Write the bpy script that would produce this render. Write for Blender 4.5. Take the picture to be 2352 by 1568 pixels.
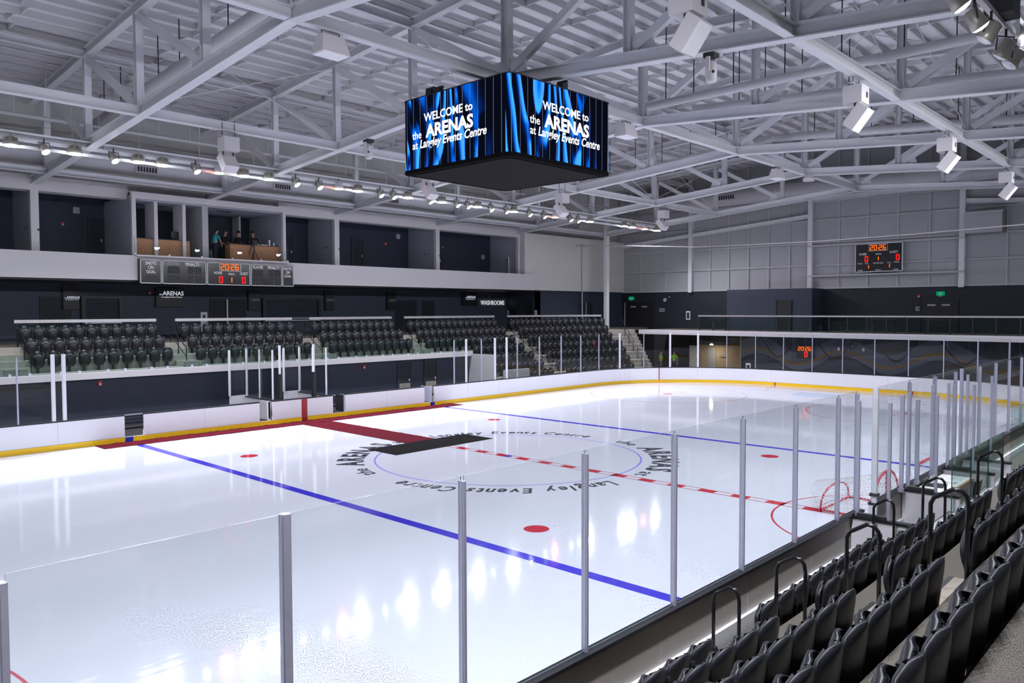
import bpy, math, random
from mathutils import Vector, Matrix
random.seed(7)
D = bpy.data
for o in list(D.objects): D.objects.remove(o)
SC = bpy.context.scene
COL = SC.collection
PI = math.pi

# ---------------------------------------------------------------- camera, world, exposure
cam_d = D.cameras.new('camera'); cam_d.sensor_width = 36.0; cam_d.lens = 27.395
cam_d.clip_start = 0.05; cam_d.clip_end = 400
cam = D.objects.new('camera', cam_d); COL.objects.link(cam)
_y, _p, _r = 0.7546, -0.0402, -0.0025
_f = Vector((math.cos(_y)*math.cos(_p), math.sin(_y)*math.cos(_p), math.sin(_p)))
_rt = Vector((math.sin(_y), -math.cos(_y), 0)); _u = _rt.cross(_f)
_rr = _rt*math.cos(_r) + _u*math.sin(_r); _uu = -_rt*math.sin(_r) + _u*math.cos(_r)
cam.matrix_world = Matrix(((_rr.x, _uu.x, -_f.x, -19.5205), (_rr.y, _uu.y, -_f.y, -18.5572), (_rr.z, _uu.z, -_f.z, 5.0721), (0, 0, 0, 1)))
SC.camera = cam
world = D.worlds.new('world'); SC.world = world; world.use_nodes = True
world.node_tree.nodes['Background'].inputs[0].default_value = (0.02, 0.021, 0.025, 1)
world.node_tree.nodes['Background'].inputs[1].default_value = 0.2
VS = SC.view_settings
VS.view_transform = 'Standard'; VS.look = 'None'; VS.gamma = 1.0; VS.use_curve_mapping = False
VS.exposure = 0.2
LAMP_POWER = 340.0       # watts of each high-bay lamp over the ice
SPOT_POWER = 30.0       # watts of each tilted stage spot
try:
    SC.cycles.transparent_max_bounces = 40
    SC.cycles.max_bounces = 8
    SC.cycles.diffuse_bounces = 4
    SC.cycles.glossy_bounces = 4
    SC.cycles.caustics_reflective = False
    SC.cycles.caustics_refractive = False
    SC.cycles.sample_clamp_indirect = 6.0
except Exception: pass

# ---------------------------------------------------------------- materials
M = {}
def mat(name, col, rough=0.5, metal=0.0, var=0.07, scale=3.0, bump=0.0, spec=0.5, bscale=None, ior=None):
    m = D.materials.new(name); m.use_nodes = True
    nt = m.node_tree; N = nt.nodes; L = nt.links
    b = N['Principled BSDF']
    tc = N.new('ShaderNodeTexCoord'); no = N.new('ShaderNodeTexNoise')
    no.inputs['Scale'].default_value = scale; no.inputs['Detail'].default_value = 4
    L.new(tc.outputs['Object'], no.inputs['Vector'])
    mx = N.new('ShaderNodeMix'); mx.data_type = 'RGBA'
    mx.inputs[6].default_value = (*[max(0, c*(1-var)) for c in col], 1)
    mx.inputs[7].default_value = (*[min(1, c*(1+var)) for c in col], 1)
    L.new(no.outputs['Fac'], mx.inputs[0]); L.new(mx.outputs[2], b.inputs['Base Color'])
    b.inputs['Roughness'].default_value = rough; b.inputs['Metallic'].default_value = metal
    b.inputs['Specular IOR Level'].default_value = spec
    if ior: b.inputs['IOR'].default_value = ior
    if bump:
        n2 = N.new('ShaderNodeTexNoise'); n2.inputs['Scale'].default_value = bscale or scale*12; n2.inputs['Detail'].default_value = 5
        L.new(tc.outputs['Object'], n2.inputs['Vector'])
        bp = N.new('ShaderNodeBump'); bp.inputs['Strength'].default_value = bump; bp.inputs['Distance'].default_value = 0.02
        L.new(n2.outputs['Fac'], bp.inputs['Height']); L.new(bp.outputs['Normal'], b.inputs['Normal'])
    M[name] = m
    return m
def emat(name, col, strength):
    m = D.materials.new(name); m.use_nodes = True
    nt = m.node_tree; N = nt.nodes; L = nt.links
    for n in list(N): N.remove(n)
    e = N.new('ShaderNodeEmission'); o = N.new('ShaderNodeOutputMaterial')
    tc = N.new('ShaderNodeTexCoord'); no = N.new('ShaderNodeTexNoise'); no.inputs['Scale'].default_value = 9
    L.new(tc.outputs['Object'], no.inputs['Vector'])
    mx = N.new('ShaderNodeMix'); mx.data_type = 'RGBA'
    mx.inputs[6].default_value = (*[c*0.96 for c in col], 1); mx.inputs[7].default_value = (*col, 1)
    L.new(no.outputs['Fac'], mx.inputs[0]); L.new(mx.outputs[2], e.inputs[0])
    e.inputs[1].default_value = strength
    L.new(e.outputs[0], o.inputs[0]); M[name] = m
    return m
def glassmat(name, tint, refl=1.0, rough=0.0):
    m = D.materials.new(name); m.use_nodes = True
    nt = m.node_tree; N = nt.nodes; L = nt.links
    for n in list(N): N.remove(n)
    t = N.new('ShaderNodeBsdfTransparent'); g = N.new('ShaderNodeBsdfGlossy'); mx = N.new('ShaderNodeMixShader'); o = N.new('ShaderNodeOutputMaterial')
    fr = N.new('ShaderNodeLayerWeight'); fr.inputs[0].default_value = 0.5
    pw = N.new('ShaderNodeMath'); pw.operation = 'POWER'; pw.inputs[1].default_value = 5.0; L.new(fr.outputs['Facing'], pw.inputs[0])
    mu = N.new('ShaderNodeMath'); mu.operation = 'MULTIPLY_ADD'; mu.inputs[1].default_value = 0.6*refl; mu.inputs[2].default_value = 0.016*refl
    tc = N.new('ShaderNodeTexCoord'); no = N.new('ShaderNodeTexNoise'); no.inputs['Scale'].default_value = 1.3
    L.new(tc.outputs['Object'], no.inputs['Vector'])
    cm = N.new('ShaderNodeMix'); cm.data_type = 'RGBA'
    cm.inputs[6].default_value = (*[c*0.985 for c in tint], 1); cm.inputs[7].default_value = (*tint, 1)
    L.new(no.outputs['Fac'], cm.inputs[0]); L.new(cm.outputs[2], t.inputs[0])
    g.inputs['Roughness'].default_value = rough
    L.new(pw.outputs[0], mu.inputs[0]); L.new(mu.outputs[0], mx.inputs[0])
    L.new(t.outputs[0], mx.inputs[1]); L.new(g.outputs[0], mx.inputs[2]); L.new(mx.outputs[0], o.inputs[0])
    M[name] = m
    return m

mat('steel_paint', (0.72, 0.72, 0.75), 0.42, 0, 0.05, 1.2)
mat('deck', (0.82, 0.80, 0.82), 0.6, 0, 0.05, 1.0)
mat('purlin', (0.66, 0.65, 0.67), 0.55, 0, 0.06, 1.0)
mat('white_wall', (0.62, 0.61, 0.60), 0.75, 0, 0.04, 0.7, 0.05)
mat('fascia', (0.60, 0.57, 0.59), 0.6, 0, 0.03, 0.6)
mat('panel_grey', (0.40, 0.40, 0.42), 0.6, 0, 0.05, 0.8)
mat('girt', (0.47, 0.47, 0.49), 0.5, 0, 0.05, 1.5)
mat('navy_wall', (0.024, 0.032, 0.056), 0.62, 0, 0.12, 1.5, 0.04)
mat('suite_wall', (0.36, 0.38, 0.45), 0.6, 0, 0.08, 1.0)
mat('navy_wall_lit', (0.050, 0.062, 0.095), 0.62, 0, 0.10, 1.5, 0.04)  # navy wall colour raised to stand in for missing light under the balcony
mat('black_wall', (0.011, 0.015, 0.024), 0.6, 0, 0.15, 1.0)
mat('black', (0.012, 0.012, 0.015), 0.45, 0, 0.2, 6)
mat('matte_black', (0.006, 0.006, 0.007), 0.95, 0, 0.2, 6, 0, 0.05)
mat('black_gloss', (0.012, 0.012, 0.014), 0.16, 0, 0.2, 6)
mat('charcoal', (0.03, 0.03, 0.034), 0.6, 0, 0.15, 4)
mat('seat_plastic', (0.014, 0.015, 0.021), 0.40, 0, 0.12, 9, 0.06, 0.5, 220)
mat('seat_pan_plastic', (0.010, 0.011, 0.015), 0.36, 0, 0.12, 9, 0.06, 0.5, 220)
mat('concrete', (0.12, 0.107, 0.088), 0.85, 0, 0.18, 2.2)
mat('concrete_light', (0.27, 0.25, 0.22), 0.85, 0, 0.15, 3.0, 0.2)
mat('concrete_step', (0.33, 0.29, 0.24), 0.85, 0, 0.15, 3.0, 0.2)
mat('floor_dark', (0.008, 0.008, 0.010), 0.8, 0, 0.15, 2)
mat('board_white', (0.84, 0.83, 0.88), 0.28, 0, 0.025, 2.0)
mat('board_back', (0.44, 0.40, 0.36), 0.45, 0, 0.08, 1.2)
mat('base_white', (0.80, 0.82, 0.85), 0.4, 0, 0.04, 2)
mat('kick_yellow', (0.95, 0.58, 0.005), 0.35, 0, 0.05, 3)
mat('kick_blue', (0.01, 0.025, 0.40), 0.35)
mat('board_red', (0.36, 0.012, 0.02), 0.35)
mat('cap_black', (0.017, 0.018, 0.022), 0.4, 0, 0.2, 5)
mat('alu', (0.52, 0.52, 0.64), 0.3, 0.35, 0.08, 8)
mat('alu_white', (0.82, 0.82, 0.86), 0.35, 0.1, 0.03, 8)
mat('steel_rail', (0.74, 0.71, 0.73), 0.2, 0.6, 0.06, 6)
mat('rail_black', (0.010, 0.010, 0.013), 0.22, 0, 0.1, 9)
mat('red_carpet', (0.11, 0.006, 0.016), 0.95, 0, 0.25, 14, 0.5, 0.1, 300)
mat('black_mat', (0.006, 0.006, 0.007), 0.95, 0, 0.3, 20, 0.5, 0.1, 300)
mat('goal_red', (0.50, 0.012, 0.03), 0.4)
mat('net_white', (0.70, 0.70, 0.72), 0.8)
mat('wood', (0.36, 0.17, 0.075), 0.5, 0, 0.2, 5)
mat('speaker_white', (0.66, 0.63, 0.64), 0.5, 0, 0.04, 3)
mat('duct', (0.55, 0.54, 0.56), 0.5, 0, 0.04, 1)
mat('lamp_body', (0.45, 0.42, 0.36), 0.4, 0.5, 0.1, 8)
mat('skin', (0.48, 0.28, 0.20), 0.6)
mat('hair', (0.012, 0.010, 0.009), 0.6)
mat('shirt_teal', (0.02, 0.30, 0.36), 0.8)
mat('cloth_black', (0.012, 0.013, 0.017), 0.9)
mat('cloth_denim', (0.02, 0.028, 0.05), 0.9)
mat('vest_lime', (0.25, 0.65, 0.03), 0.8)
mat('paper', (0.75, 0.75, 0.76), 0.7)
mat('beige_wall', (0.42, 0.33, 0.24), 0.7)
mat('table_white', (0.72, 0.72, 0.70), 0.4)
mat('red_plastic', (0.55, 0.01, 0.012), 0.4)
mat('sign_green', (0.0, 0.20, 0.09), 0.4)
mat('print_white', (0.90, 0.90, 0.93), 0.6)
mat('print_grey', (0.33, 0.34, 0.37), 0.6)
emat('led_white', (0.86, 0.93, 1.0), 60.0)
emat('led_spot', (0.84, 0.92, 1.0), 22.0)
emat('led_red', (1.0, 0.05, 0.03), 45.0)
emat('led_orange', (1.0, 0.22, 0.01), 45.0)
emat('led_green', (0.02, 1.0, 0.12), 30.0)
emat('led_violet', (0.55, 0.05, 1.0), 45.0)
emat('digit_red', (1.0, 0.012, 0.006), 1.6)
emat('digit_orange', (1.0, 0.12, 0.006), 1.7)
emat('screen_text', (1.0, 1.0, 1.0), 1.1)
emat('sign_text', (0.75, 0.78, 0.9), 0.62)
emat('washroom_text', (0.80, 0.80, 0.84), 0.55)
emat('exit_green', (0.0, 0.45, 0.18), 0.55)
emat('room_lamp', (1.0, 0.83, 0.5), 9.0)
glassmat('glass', (0.95, 0.965, 0.965))
glassmat('guard_glass', (0.80, 0.89, 0.865), 1.0)
mat('glass_edge', (0.22, 0.25, 0.30), 0.25, 0, 0.1, 9)
mat('guard_edge', (0.02, 0.09, 0.07), 0.25, 0, 0.1, 9)

# ice: white paint under a clear frozen film, skate marks as fine relief
def icemat(name, col, var=0.02):
    m = mat(name, col, 0.10, 0, var, 0.35)
    nt = m.node_tree; N = nt.nodes; L = nt.links; b = N['Principled BSDF']
    b.inputs['IOR'].default_value = 1.31
    tc = N.new('ShaderNodeTexCoord')
    mp = N.new('ShaderNodeMapping'); mp.inputs['Scale'].default_value = (0.5, 7.0, 1.0); mp.inputs['Rotation'].default_value = (0, 0, 0.12)
    n1 = N.new('ShaderNodeTexNoise'); n1.inputs['Scale'].default_value = 2.2; n1.inputs['Detail'].default_value = 6; n1.inputs['Roughness'].default_value = 0.6
    L.new(tc.outputs['Object'], mp.inputs[0]); L.new(mp.outputs[0], n1.inputs['Vector'])
    mr = N.new('ShaderNodeMapRange'); mr.inputs['To Min'].default_value = 0.035; mr.inputs['To Max'].default_value = 0.11
    mr.inputs['From Min'].default_value = 0.35; mr.inputs['From Max'].default_value = 0.7
    L.new(n1.outputs['Fac'], mr.inputs['Value']); L.new(mr.outputs[0], b.inputs['Roughness'])
    return m
icemat('ice', (0.66, 0.695, 0.77))
icemat('ice_blue', (0.055, 0.045, 0.56), 0.25)
icemat('ice_red', (0.52, 0.03, 0.05), 0.2)
icemat('ice_black', (0.05, 0.05, 0.065), 0.2)
icemat('ice_lightblue', (0.36, 0.56, 0.80), 0.05)
icemat('ice_bluethin', (0.30, 0.28, 0.80), 0.1)
icemat('ice_redthin', (0.60, 0.14, 0.18), 0.2)

# ---------------------------------------------------------------- mesh helpers
class MB:
    def __init__(s): s.v = []; s.f = []; s.m = []
    def add(s, vs, fs, mi=0):
        k = len(s.v); s.v += [tuple(p) for p in vs]
        for f in fs: s.f.append(tuple(i+k for i in f)); s.m.append(mi)
        return s
    def box(s, x0, x1, y0, y1, z0, z1, mi=0):
        if x0 > x1: x0, x1 = x1, x0
        if y0 > y1: y0, y1 = y1, y0
        return s.add([(x0,y0,z0),(x1,y0,z0),(x1,y1,z0),(x0,y1,z0),(x0,y0,z1),(x1,y0,z1),(x1,y1,z1),(x0,y1,z1)],
                     [(3,2,1,0),(4,5,6,7),(0,1,5,4),(1,2,6,5),(2,3,7,6),(3,0,4,7)], mi)
    def frame(s, d, up):
        d = Vector(d).normalized(); up = Vector(up)
        a = d.cross(up)
        if a.length < 1e-5: a = d.cross(Vector((1, 0, 0)))
        a.normalize(); b = a.cross(d).normalized()
        return a, b
    def extrude(s, prof, p0, p1, up=(0,0,1), mi=0):
        p0 = Vector(p0); p1 = Vector(p1); a, b = s.frame(p1-p0, up); n = len(prof)
        vs = [p0+a*x+b*y for x, y in prof] + [p1+a*x+b*y for x, y in prof]
        fs = [(i, (i+1) % n, n+(i+1) % n, n+i) for i in range(n)] + [tuple(range(n-1, -1, -1)), tuple(range(n, 2*n))]
        return s.add(vs, fs, mi)
    def beam(s, p0, p1, w, h, up=(0,0,1), mi=0):
        return s.extrude([(-w/2,-h/2),(w/2,-h/2),(w/2,h/2),(-w/2,h/2)], p0, p1, up, mi)
    def ibeam(s, p0, p1, w, h, tf=0.03, tw=0.03, up=(0,0,1), mi=0):
        a, b, c = w/2, h/2, tw/2
        return s.extrude([(-a,-b),(a,-b),(a,-b+tf),(c,-b+tf),(c,b-tf),(a,b-tf),(a,b),(-a,b),(-a,b-tf),(-c,b-tf),(-c,-b+tf),(-a,-b+tf)], p0, p1, up, mi)
    def tube(s, pts, r, n=8, mi=0, closed=False, up=(0,0,1)):
        P = [Vector(p) for p in pts]; k = len(P); rings = []
        rr = r if isinstance(r, (list, tuple)) else [r]*k
        ref = None
        for i in range(k):
            if closed: d = P[(i+1) % k]-P[i-1]
            else: d = P[min(i+1, k-1)]-P[max(i-1, 0)]
            d.normalize()
            if ref is None:
                a, b = s.frame(d, up)
            else:
                a = (ref - d*ref.dot(d))
                if a.length < 1e-6: a, b = s.frame(d, up)
                a.normalize(); b = a.cross(d)
            ref = a
            rings.append([P[i]+a*math.cos(2*PI*j/n)*rr[i]+b*math.sin(2*PI*j/n)*rr[i] for j in range(n)])
        vs = [p for R in rings for p in R]; fs = []
        for i in range(k if closed else k-1):
            i2 = (i+1) % k
            for j in range(n):
                j2 = (j+1) % n; fs.append((i*n+j, i2*n+j, i2*n+j2, i*n+j2))
        if not closed: fs += [tuple(range(n)), tuple(range((k-1)*n+n-1, (k-1)*n-1, -1))]
        return s.add(vs, fs, mi)
    def lathe(s, prof, c, axis=(0,0,1), n=16, mi=0):
        c = Vector(c); ax = Vector(axis).normalized(); a, b = s.frame(ax, (0,0,1) if abs(ax.z) < .9 else (0,1,0))
        vs = []; k = len(prof)
        for r, h in prof:
            for j in range(n): vs.append(c+ax*h+a*math.cos(2*PI*j/n)*r+b*math.sin(2*PI*j/n)*r)
        fs = []
        for i in range(k-1):
            for j in range(n):
                j2 = (j+1) % n; fs.append((i*n+j, i*n+j2, (i+1)*n+j2, (i+1)*n+j))
        fs += [tuple(range(n-1, -1, -1)), tuple(range((k-1)*n, k*n))]
        return s.add(vs, fs, mi)
    def obox(s, c, ax, ay, az, sx, sy, sz, mi=0):
        c = Vector(c); ax = Vector(ax)*sx/2; ay = Vector(ay)*sy/2; az = Vector(az)*sz/2
        vs = [c-ax-ay-az, c+ax-ay-az, c+ax+ay-az, c-ax+ay-az, c-ax-ay+az, c+ax-ay+az, c+ax+ay+az, c-ax+ay+az]
        return s.add(vs, [(3,2,1,0),(4,5,6,7),(0,1,5,4),(1,2,6,5),(2,3,7,6),(3,0,4,7)], mi)
    def disc(s, c, r, z, n=40, mi=0, r0=0.0, a0=0.0, a1=2*PI):
        if r0 <= 0:
            return s.add([(c[0]+r*math.cos(2*PI*j/n), c[1]+r*math.sin(2*PI*j/n), z) for j in range(n)], [tuple(range(n))], mi)
        full = abs(a1-a0-2*PI) < 1e-6; vs = []; fs = []
        for j in range(n+1):
            t = a0+(a1-a0)*j/n
            vs += [(c[0]+r0*math.cos(t), c[1]+r0*math.sin(t), z), (c[0]+r*math.cos(t), c[1]+r*math.sin(t), z)]
            if j < n: fs.append((2*j, 2*j+1, 2*j+3, 2*j+2))
        return s.add(vs, fs, mi)
    def mesh(s, name, mats, smooth=False):
        me = D.meshes.new(name); me.from_pydata(s.v, [], s.f); me.update()
        for mm in (mats if isinstance(mats, (list, tuple)) else [mats]): me.materials.append(M[mm])
        if any(s.m): me.polygons.foreach_set('material_index', s.m)
        if smooth: me.polygons.foreach_set('use_smooth', [True]*len(me.polygons))
        me.update()
        return me
    def build(s, name, mats, parent=None, smooth=False):
        return obj(name, s.mesh(name, mats, smooth), parent)
def obj(name, me, parent=None):
    o = D.objects.new(name, me); COL.objects.link(o)
    if parent is not None:
        o.parent = parent; o.matrix_parent_inverse = parent_inv(parent)
    return o
def parent_inv(p): return T_of(p).inverted()
def T_of(o):
    if o.parent is None: return o.matrix_basis.copy()
    return T_of(o.parent) @ o.matrix_parent_inverse @ o.matrix_basis
def tag(o, label=None, cat=None, group=None, kind=None):
    if label: o['label'] = label
    if cat: o['category'] = cat
    if group: o['group'] = group
    if kind: o['kind'] = kind
    return o
def thing(name, label, cat, loc=(0,0,0), rz=0.0, group=None, kind=None):
    o = D.objects.new(name, None); COL.objects.link(o); o.empty_display_size = 0.2
    o.location = loc; o.rotation_euler = (0, 0, rz)
    return tag(o, label, cat, group, kind)
def struct(name, mb, mats, label, parent=None, smooth=False):
    o = mb.build(name, mats, parent, smooth); tag(o, label, None, None, 'structure'); return o
def sthing(name, label, loc=(0,0,0)):
    o = D.objects.new(name, None); COL.objects.link(o); o.location = loc; return tag(o, label, None, None, 'structure')
def local(name, me, parent):                        # a child given in its parent's own coordinates
    o = D.objects.new(name, me); COL.objects.link(o); o.parent = parent; return o
def copy_thing(root, loc, rz=None, label=None, group=None):
    def cp(o, parent):
        c = o.copy(); COL.objects.link(c)
        if parent is not None: c.parent = parent; c.matrix_parent_inverse = o.matrix_parent_inverse.copy()
        for ch in o.children: cp(ch, c)
        return c
    r = cp(root, None); r.location = loc
    if rz is not None: r.rotation_euler = (0, 0, rz)
    if label: r['label'] = label
    if group: r['group'] = group
    return r
def copies(name, me, locs, parent):
    for l in locs:
        o = obj(name, me, parent); o.location = l
_tcache = {}
def text_mesh(body, size, mats, bold=0.0, shear=0.0, align='CENTER', extrude=0.0, spacing=1.0):
    cu = D.curves.new('lettering', 'FONT'); cu.body = body; cu.size = size; cu.offset = bold*size; cu.shear = shear
    cu.align_x = align; cu.extrude = extrude; cu.space_character = spacing; cu.resolution_u = 3
    t = D.objects.new('lettering', cu)
    me = D.meshes.new_from_object(t); D.objects.remove(t); D.curves.remove(cu)
    me.materials.clear(); me.materials.append(M[mats])
    return me
def text_on(name, body, size, origin, right, up, mats, parent, bold=0.0, shear=0.0, align='CENTER', ext=0.003, sx=1.0, spacing=1.0):
    me = text_mesh(body, size, mats, bold, shear, align, ext, spacing)
    r = Vector(right).normalized(); u = Vector(up).normalized(); n = r.cross(u)
    T = Matrix(((r.x*sx, u.x, n.x, origin[0]), (r.y*sx, u.y, n.y, origin[1]), (r.z*sx, u.z, n.z, origin[2]), (0, 0, 0, 1)))
    me.transform(T); me.update()
    return obj(name, me, parent)
SEG = {'0': 'abcdef', '1': 'bc', '2': 'abged', '3': 'abgcd', '4': 'fgbc', '5': 'afgcd', '6': 'afgedc', '7': 'abc', '8': 'abcdefg', '9': 'abcdfg'}
def digit(mb, ch, o, right, up, w, h, t, d=0.01):
    o = Vector(o); r = Vector(right).normalized(); u = Vector(up).normalized(); n = r.cross(u)
    S = {'a': (0, h, w, h), 'b': (w, h, w, h/2), 'c': (w, h/2, w, 0), 'd': (0, 0, w, 0), 'e': (0, 0, 0, h/2), 'f': (0, h/2, 0, h), 'g': (0, h/2, w, h/2)}
    for k in SEG[ch]:
        x0, y0, x1, y1 = S[k]; p0 = o+r*x0+u*y0; p1 = o+r*x1+u*y1
        dd = (p1-p0).normalized(); e = t*0.32
        mb.beam(p0-dd*e, p1+dd*e, d, t, up=(dd.cross(n)))
ORD = ['first', 'second', 'third', 'fourth', 'fifth', 'sixth', 'seventh', 'eighth', 'ninth', 'tenth', 'eleventh', 'twelfth', 'thirteenth', 'fourteenth', 'fifteenth', 'sixteenth', 'seventeenth', 'eighteenth', 'nineteenth', 'twentieth']
# ================================================================ rink outline
HL, HW, CR = 30.48, 12.95, 8.53
_SEGS = [('l', (-HL+CR, HW), (HL-CR, HW)), ('c', (HL-CR, HW-CR), 90), ('l', (HL, HW-CR), (HL, -HW+CR)), ('c', (HL-CR, -HW+CR), 0),
         ('l', (HL-CR, -HW), (-HL+CR, -HW)), ('c', (-HL+CR, -HW+CR), -90), ('l', (-HL, -HW+CR), (-HL, HW-CR)), ('c', (-HL+CR, HW-CR), 180)]
def _seglen(g): return math.dist(g[1], g[2]) if g[0] == 'l' else CR*PI/2
PLEN = sum(_seglen(g) for g in _SEGS)
def rp(s, off=0.0):
    s %= PLEN
    for g in _SEGS:
        L_ = _seglen(g)
        if s <= L_:
            if g[0] == 'l':
                t = s/L_; d = ((g[2][0]-g[1][0])/L_, (g[2][1]-g[1][1])/L_); n = (-d[1], d[0])
                return (g[1][0]+d[0]*s+n[0]*off, g[1][1]+d[1]*s+n[1]*off), n
            a = math.radians(g[2])-s/CR; n = (math.cos(a), math.sin(a))
            return (g[1][0]+n[0]*(CR+off), g[1][1]+n[1]*(CR+off)), n
        s -= L_
def sfar(x): return x+HL-CR
S_NEAR = (2*HL-2*CR)+CR*PI/2+(2*HW-2*CR)+CR*PI/2
def snear(x): return S_NEAR+(HL-CR-x)
def strip(mb, s0, s1, o0, o1, z0, z1, mi=(0, 0, 0), step=0.6):
    n = max(1, int(math.ceil((s1-s0)/step)))
    ss = [s0+(s1-s0)*i/n for i in range(n+1)]
    vs = []
    for s in ss:
        a = rp(s, o0)[0]; b = rp(s, o1)[0]
        vs += [(a[0], a[1], z0), (a[0], a[1], z1), (b[0], b[1], z1), (b[0], b[1], z0)]
    f0, f1, f2 = [], [], []
    for i in range(n):
        k = 4*i
        f0.append((k, k+4, k+5, k+1)); f2.append((k+1, k+5, k+6, k+2)); f1.append((k+2, k+6, k+7, k+3)); f2.append((k+3, k+7, k+4, k))
    f2 += [(0, 1, 2, 3), (4*n+3, 4*n+2, 4*n+1, 4*n)]
    base = len(mb.v); mb.v += vs
    for fs, mi_ in ((f0, mi[0]), (f1, mi[1]), (f2, mi[2])):
        for f in fs: mb.f.append(tuple(i+base for i in f)); mb.m.append(mi_)

# ================================================================ floors and ice
mb = MB(); n = 160
mb.add([(*rp(PLEN*i/n, -0.001)[0], 0.0) for i in range(n)][::-1], [tuple(range(n))])
mb.add([(*rp(PLEN*i/n, -0.001)[0], -0.05) for i in range(n)], [tuple(range(n))])
ICE = struct('floor', mb, 'ice', 'bright white skating ice of the rink with painted lines')
Z1, Z2 = 0.0012, 0.0024
def ring(c, r, w, mats, name, a0=0.0, a1=2*PI, n=96): return MB().disc(c, r+w/2, Z1, n, 0, r-w/2, a0, a1).build(name, mats, ICE)
for x in (-7.77, 7.77):
    mb = MB(); mb.add([(x-.15, -HW, Z1), (x+.15, -HW, Z1), (x+.15, HW, Z1), (x-.15, HW, Z1)], [(0, 1, 2, 3)]); mb.build('blue_line', 'ice_blue', ICE)
mb = MB()
for sx in (-1, 1): mb.add([(sx*.15-.022, -HW, Z1), (sx*.15+.022, -HW, Z1), (sx*.15+.022, HW, Z1), (sx*.15-.022, HW, Z1)], [(0, 1, 2, 3)])
y = -HW
while y < HW:
    mb.add([(-.13, y, Z1), (.13, y, Z1), (.13, min(HW, y+.50), Z1), (-.13, min(HW, y+.50), Z1)], [(0, 1, 2, 3)]); y += 1.0
mb.build('center_line', 'ice_red', ICE)
MB().disc((0, 0), .15, Z2, 24).build('center_spot', 'ice_blue', ICE)
ring((0, 0), 4.57, .06, 'ice_bluethin', 'center_circle')
for x in (-27.13, 27.13):
    mb = MB(); mb.add([(x-.03, -11.2, Z1), (x+.03, -11.2, Z1), (x+.03, 11.2, Z1), (x-.03, 11.2, Z1)], [(0, 1, 2, 3)]); mb.build('goal_line', 'ice_redthin', ICE)
    s = 1 if x > 0 else -1
    for sy in (-1, 1):
        mb = MB(); mb.beam((x, sy*3.35, Z1-.0005), (s*30.47, sy*4.27, Z1-.0005), .06, .001); mb.build('trapezoid_line', 'ice_redthin', ICE)
    mb = MB(); pts = [(x, -1.22, Z1)]
    for i in range(13):
        a = -1.22+2.44*i/12; pts.append((x-s*(1.37+.46*(1-(a/1.22)**2)), a, Z1))
    pts.append((x, 1.22, Z1)); mb.add(pts, [tuple(range(len(pts)))]); mb.build('goal_crease', 'ice_lightblue', ICE)
for sx in (-1, 1):
    for sy in (-1, 1):
        MB().disc((sx*6.1, sy*6.7), .30, Z1, 32).build('faceoff_spot', 'ice_red', ICE)
        MB().disc((sx*21.03, sy*6.7), .30, Z1, 32).build('faceoff_spot', 'ice_red', ICE)
        ring((sx*21.03, sy*6.7), 4.57, .05, 'ice_redthin', 'faceoff_circle')
        mb = MB()
        for dx in (-1, 1):
            for dy in (-1, 1):
                x0, y0 = sx*21.03+dx*.6, sy*6.7+dy*.25
                mb.box(min(x0, x0+dx*1.2), max(x0, x0+dx*1.2), y0-.025, y0+.025, .0005, Z1)
                mb.box(x0-.025, x0+.025, min(y0, y0+dy*.9), max(y0, y0+dy*.9), .0005, Z1)
            x0 = sx*21.03+dx*.85
            for dy in (-1, 1): mb.box(x0-.025, x0+.025, sy*6.7+dy*4.57, sy*6.7+dy*5.17, .0005, Z1)
        mb.build('faceoff_hash_marks', 'ice_redthin', ICE)
ring((0, -HW), 3.05, .05, 'ice_red', 'referee_crease', 0.0, PI, 48)
# lettering around the centre circle, tops of the letters outwards
def arc_text(body, a_mid, r, size, length, bold=0.0, shear=0.0):
    ms = []
    for ch in body:
        if ch == ' ': ms.append((None, size*.46, 0)); continue
        me = text_mesh(ch, size, 'ice_black', bold, shear, 'LEFT'); xs = [v.co.x for v in me.vertices]
        ms.append((me, (max(xs)-min(xs))+size*.06, min(xs)))
    k_ = length/sum(m[1] for m in ms); t = -length/2; out = MB()
    for me, w, x0 in ms:
        if me is not None:
            a = a_mid-(t+w*k_/2)/r; k = len(out.v); er = (math.cos(a), math.sin(a)); et = (math.sin(a), -math.cos(a))
            for v in me.vertices:
                x = (v.co.x-x0-(w-size*.06)/2)*min(k_, 1.25); y = v.co.y
                out.v.append((er[0]*(r+y)+et[0]*x, er[1]*(r+y)+et[1]*x, Z2))
            for p in me.polygons: out.f.append(tuple(i+k for i in p.vertices)); out.m.append(0)
            D.meshes.remove(me)
        t += w*k_
    return out
for base in (0.0, PI):
    for body, deg, size, ln, bold, shear in (('the', -17, .72, 1.05, .02, 0), ('ARENAS', -52, 1.18, 4.2, .042, 0), ('at', -82, .70, .62, .02, 0), ('Langley Events Centre', 42.5-180, .82, 6.6, .026, .22)):
        arc_text(body, math.radians(deg)+base, 4.98, size, ln, bold, shear).build('ice_lettering', 'ice_black', ICE)
# concrete around the rink
mb = MB()
mb.box(-44, 40, 12.96, 17.2, -.3, -.02); mb.box(30.5, 40, -27, 12.96, -.3, -.02); mb.box(-44, 30.5, -14.2, -12.96, -.3, -.02); mb.box(-44, -30.5, -12.96, 12.96, -.3, -.02)
mb.box(14.3, 40, 17.2, 21.9, -.3, -.02)
for cx_, cy_ in ((1, 1), (1, -1)): mb.box(cx_*21.9, cx_*30.6, cy_*4.4, cy_*13.0, -.3, -.055)
struct('floor', mb, 'concrete', 'concrete floor around the outside of the rink boards')

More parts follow.
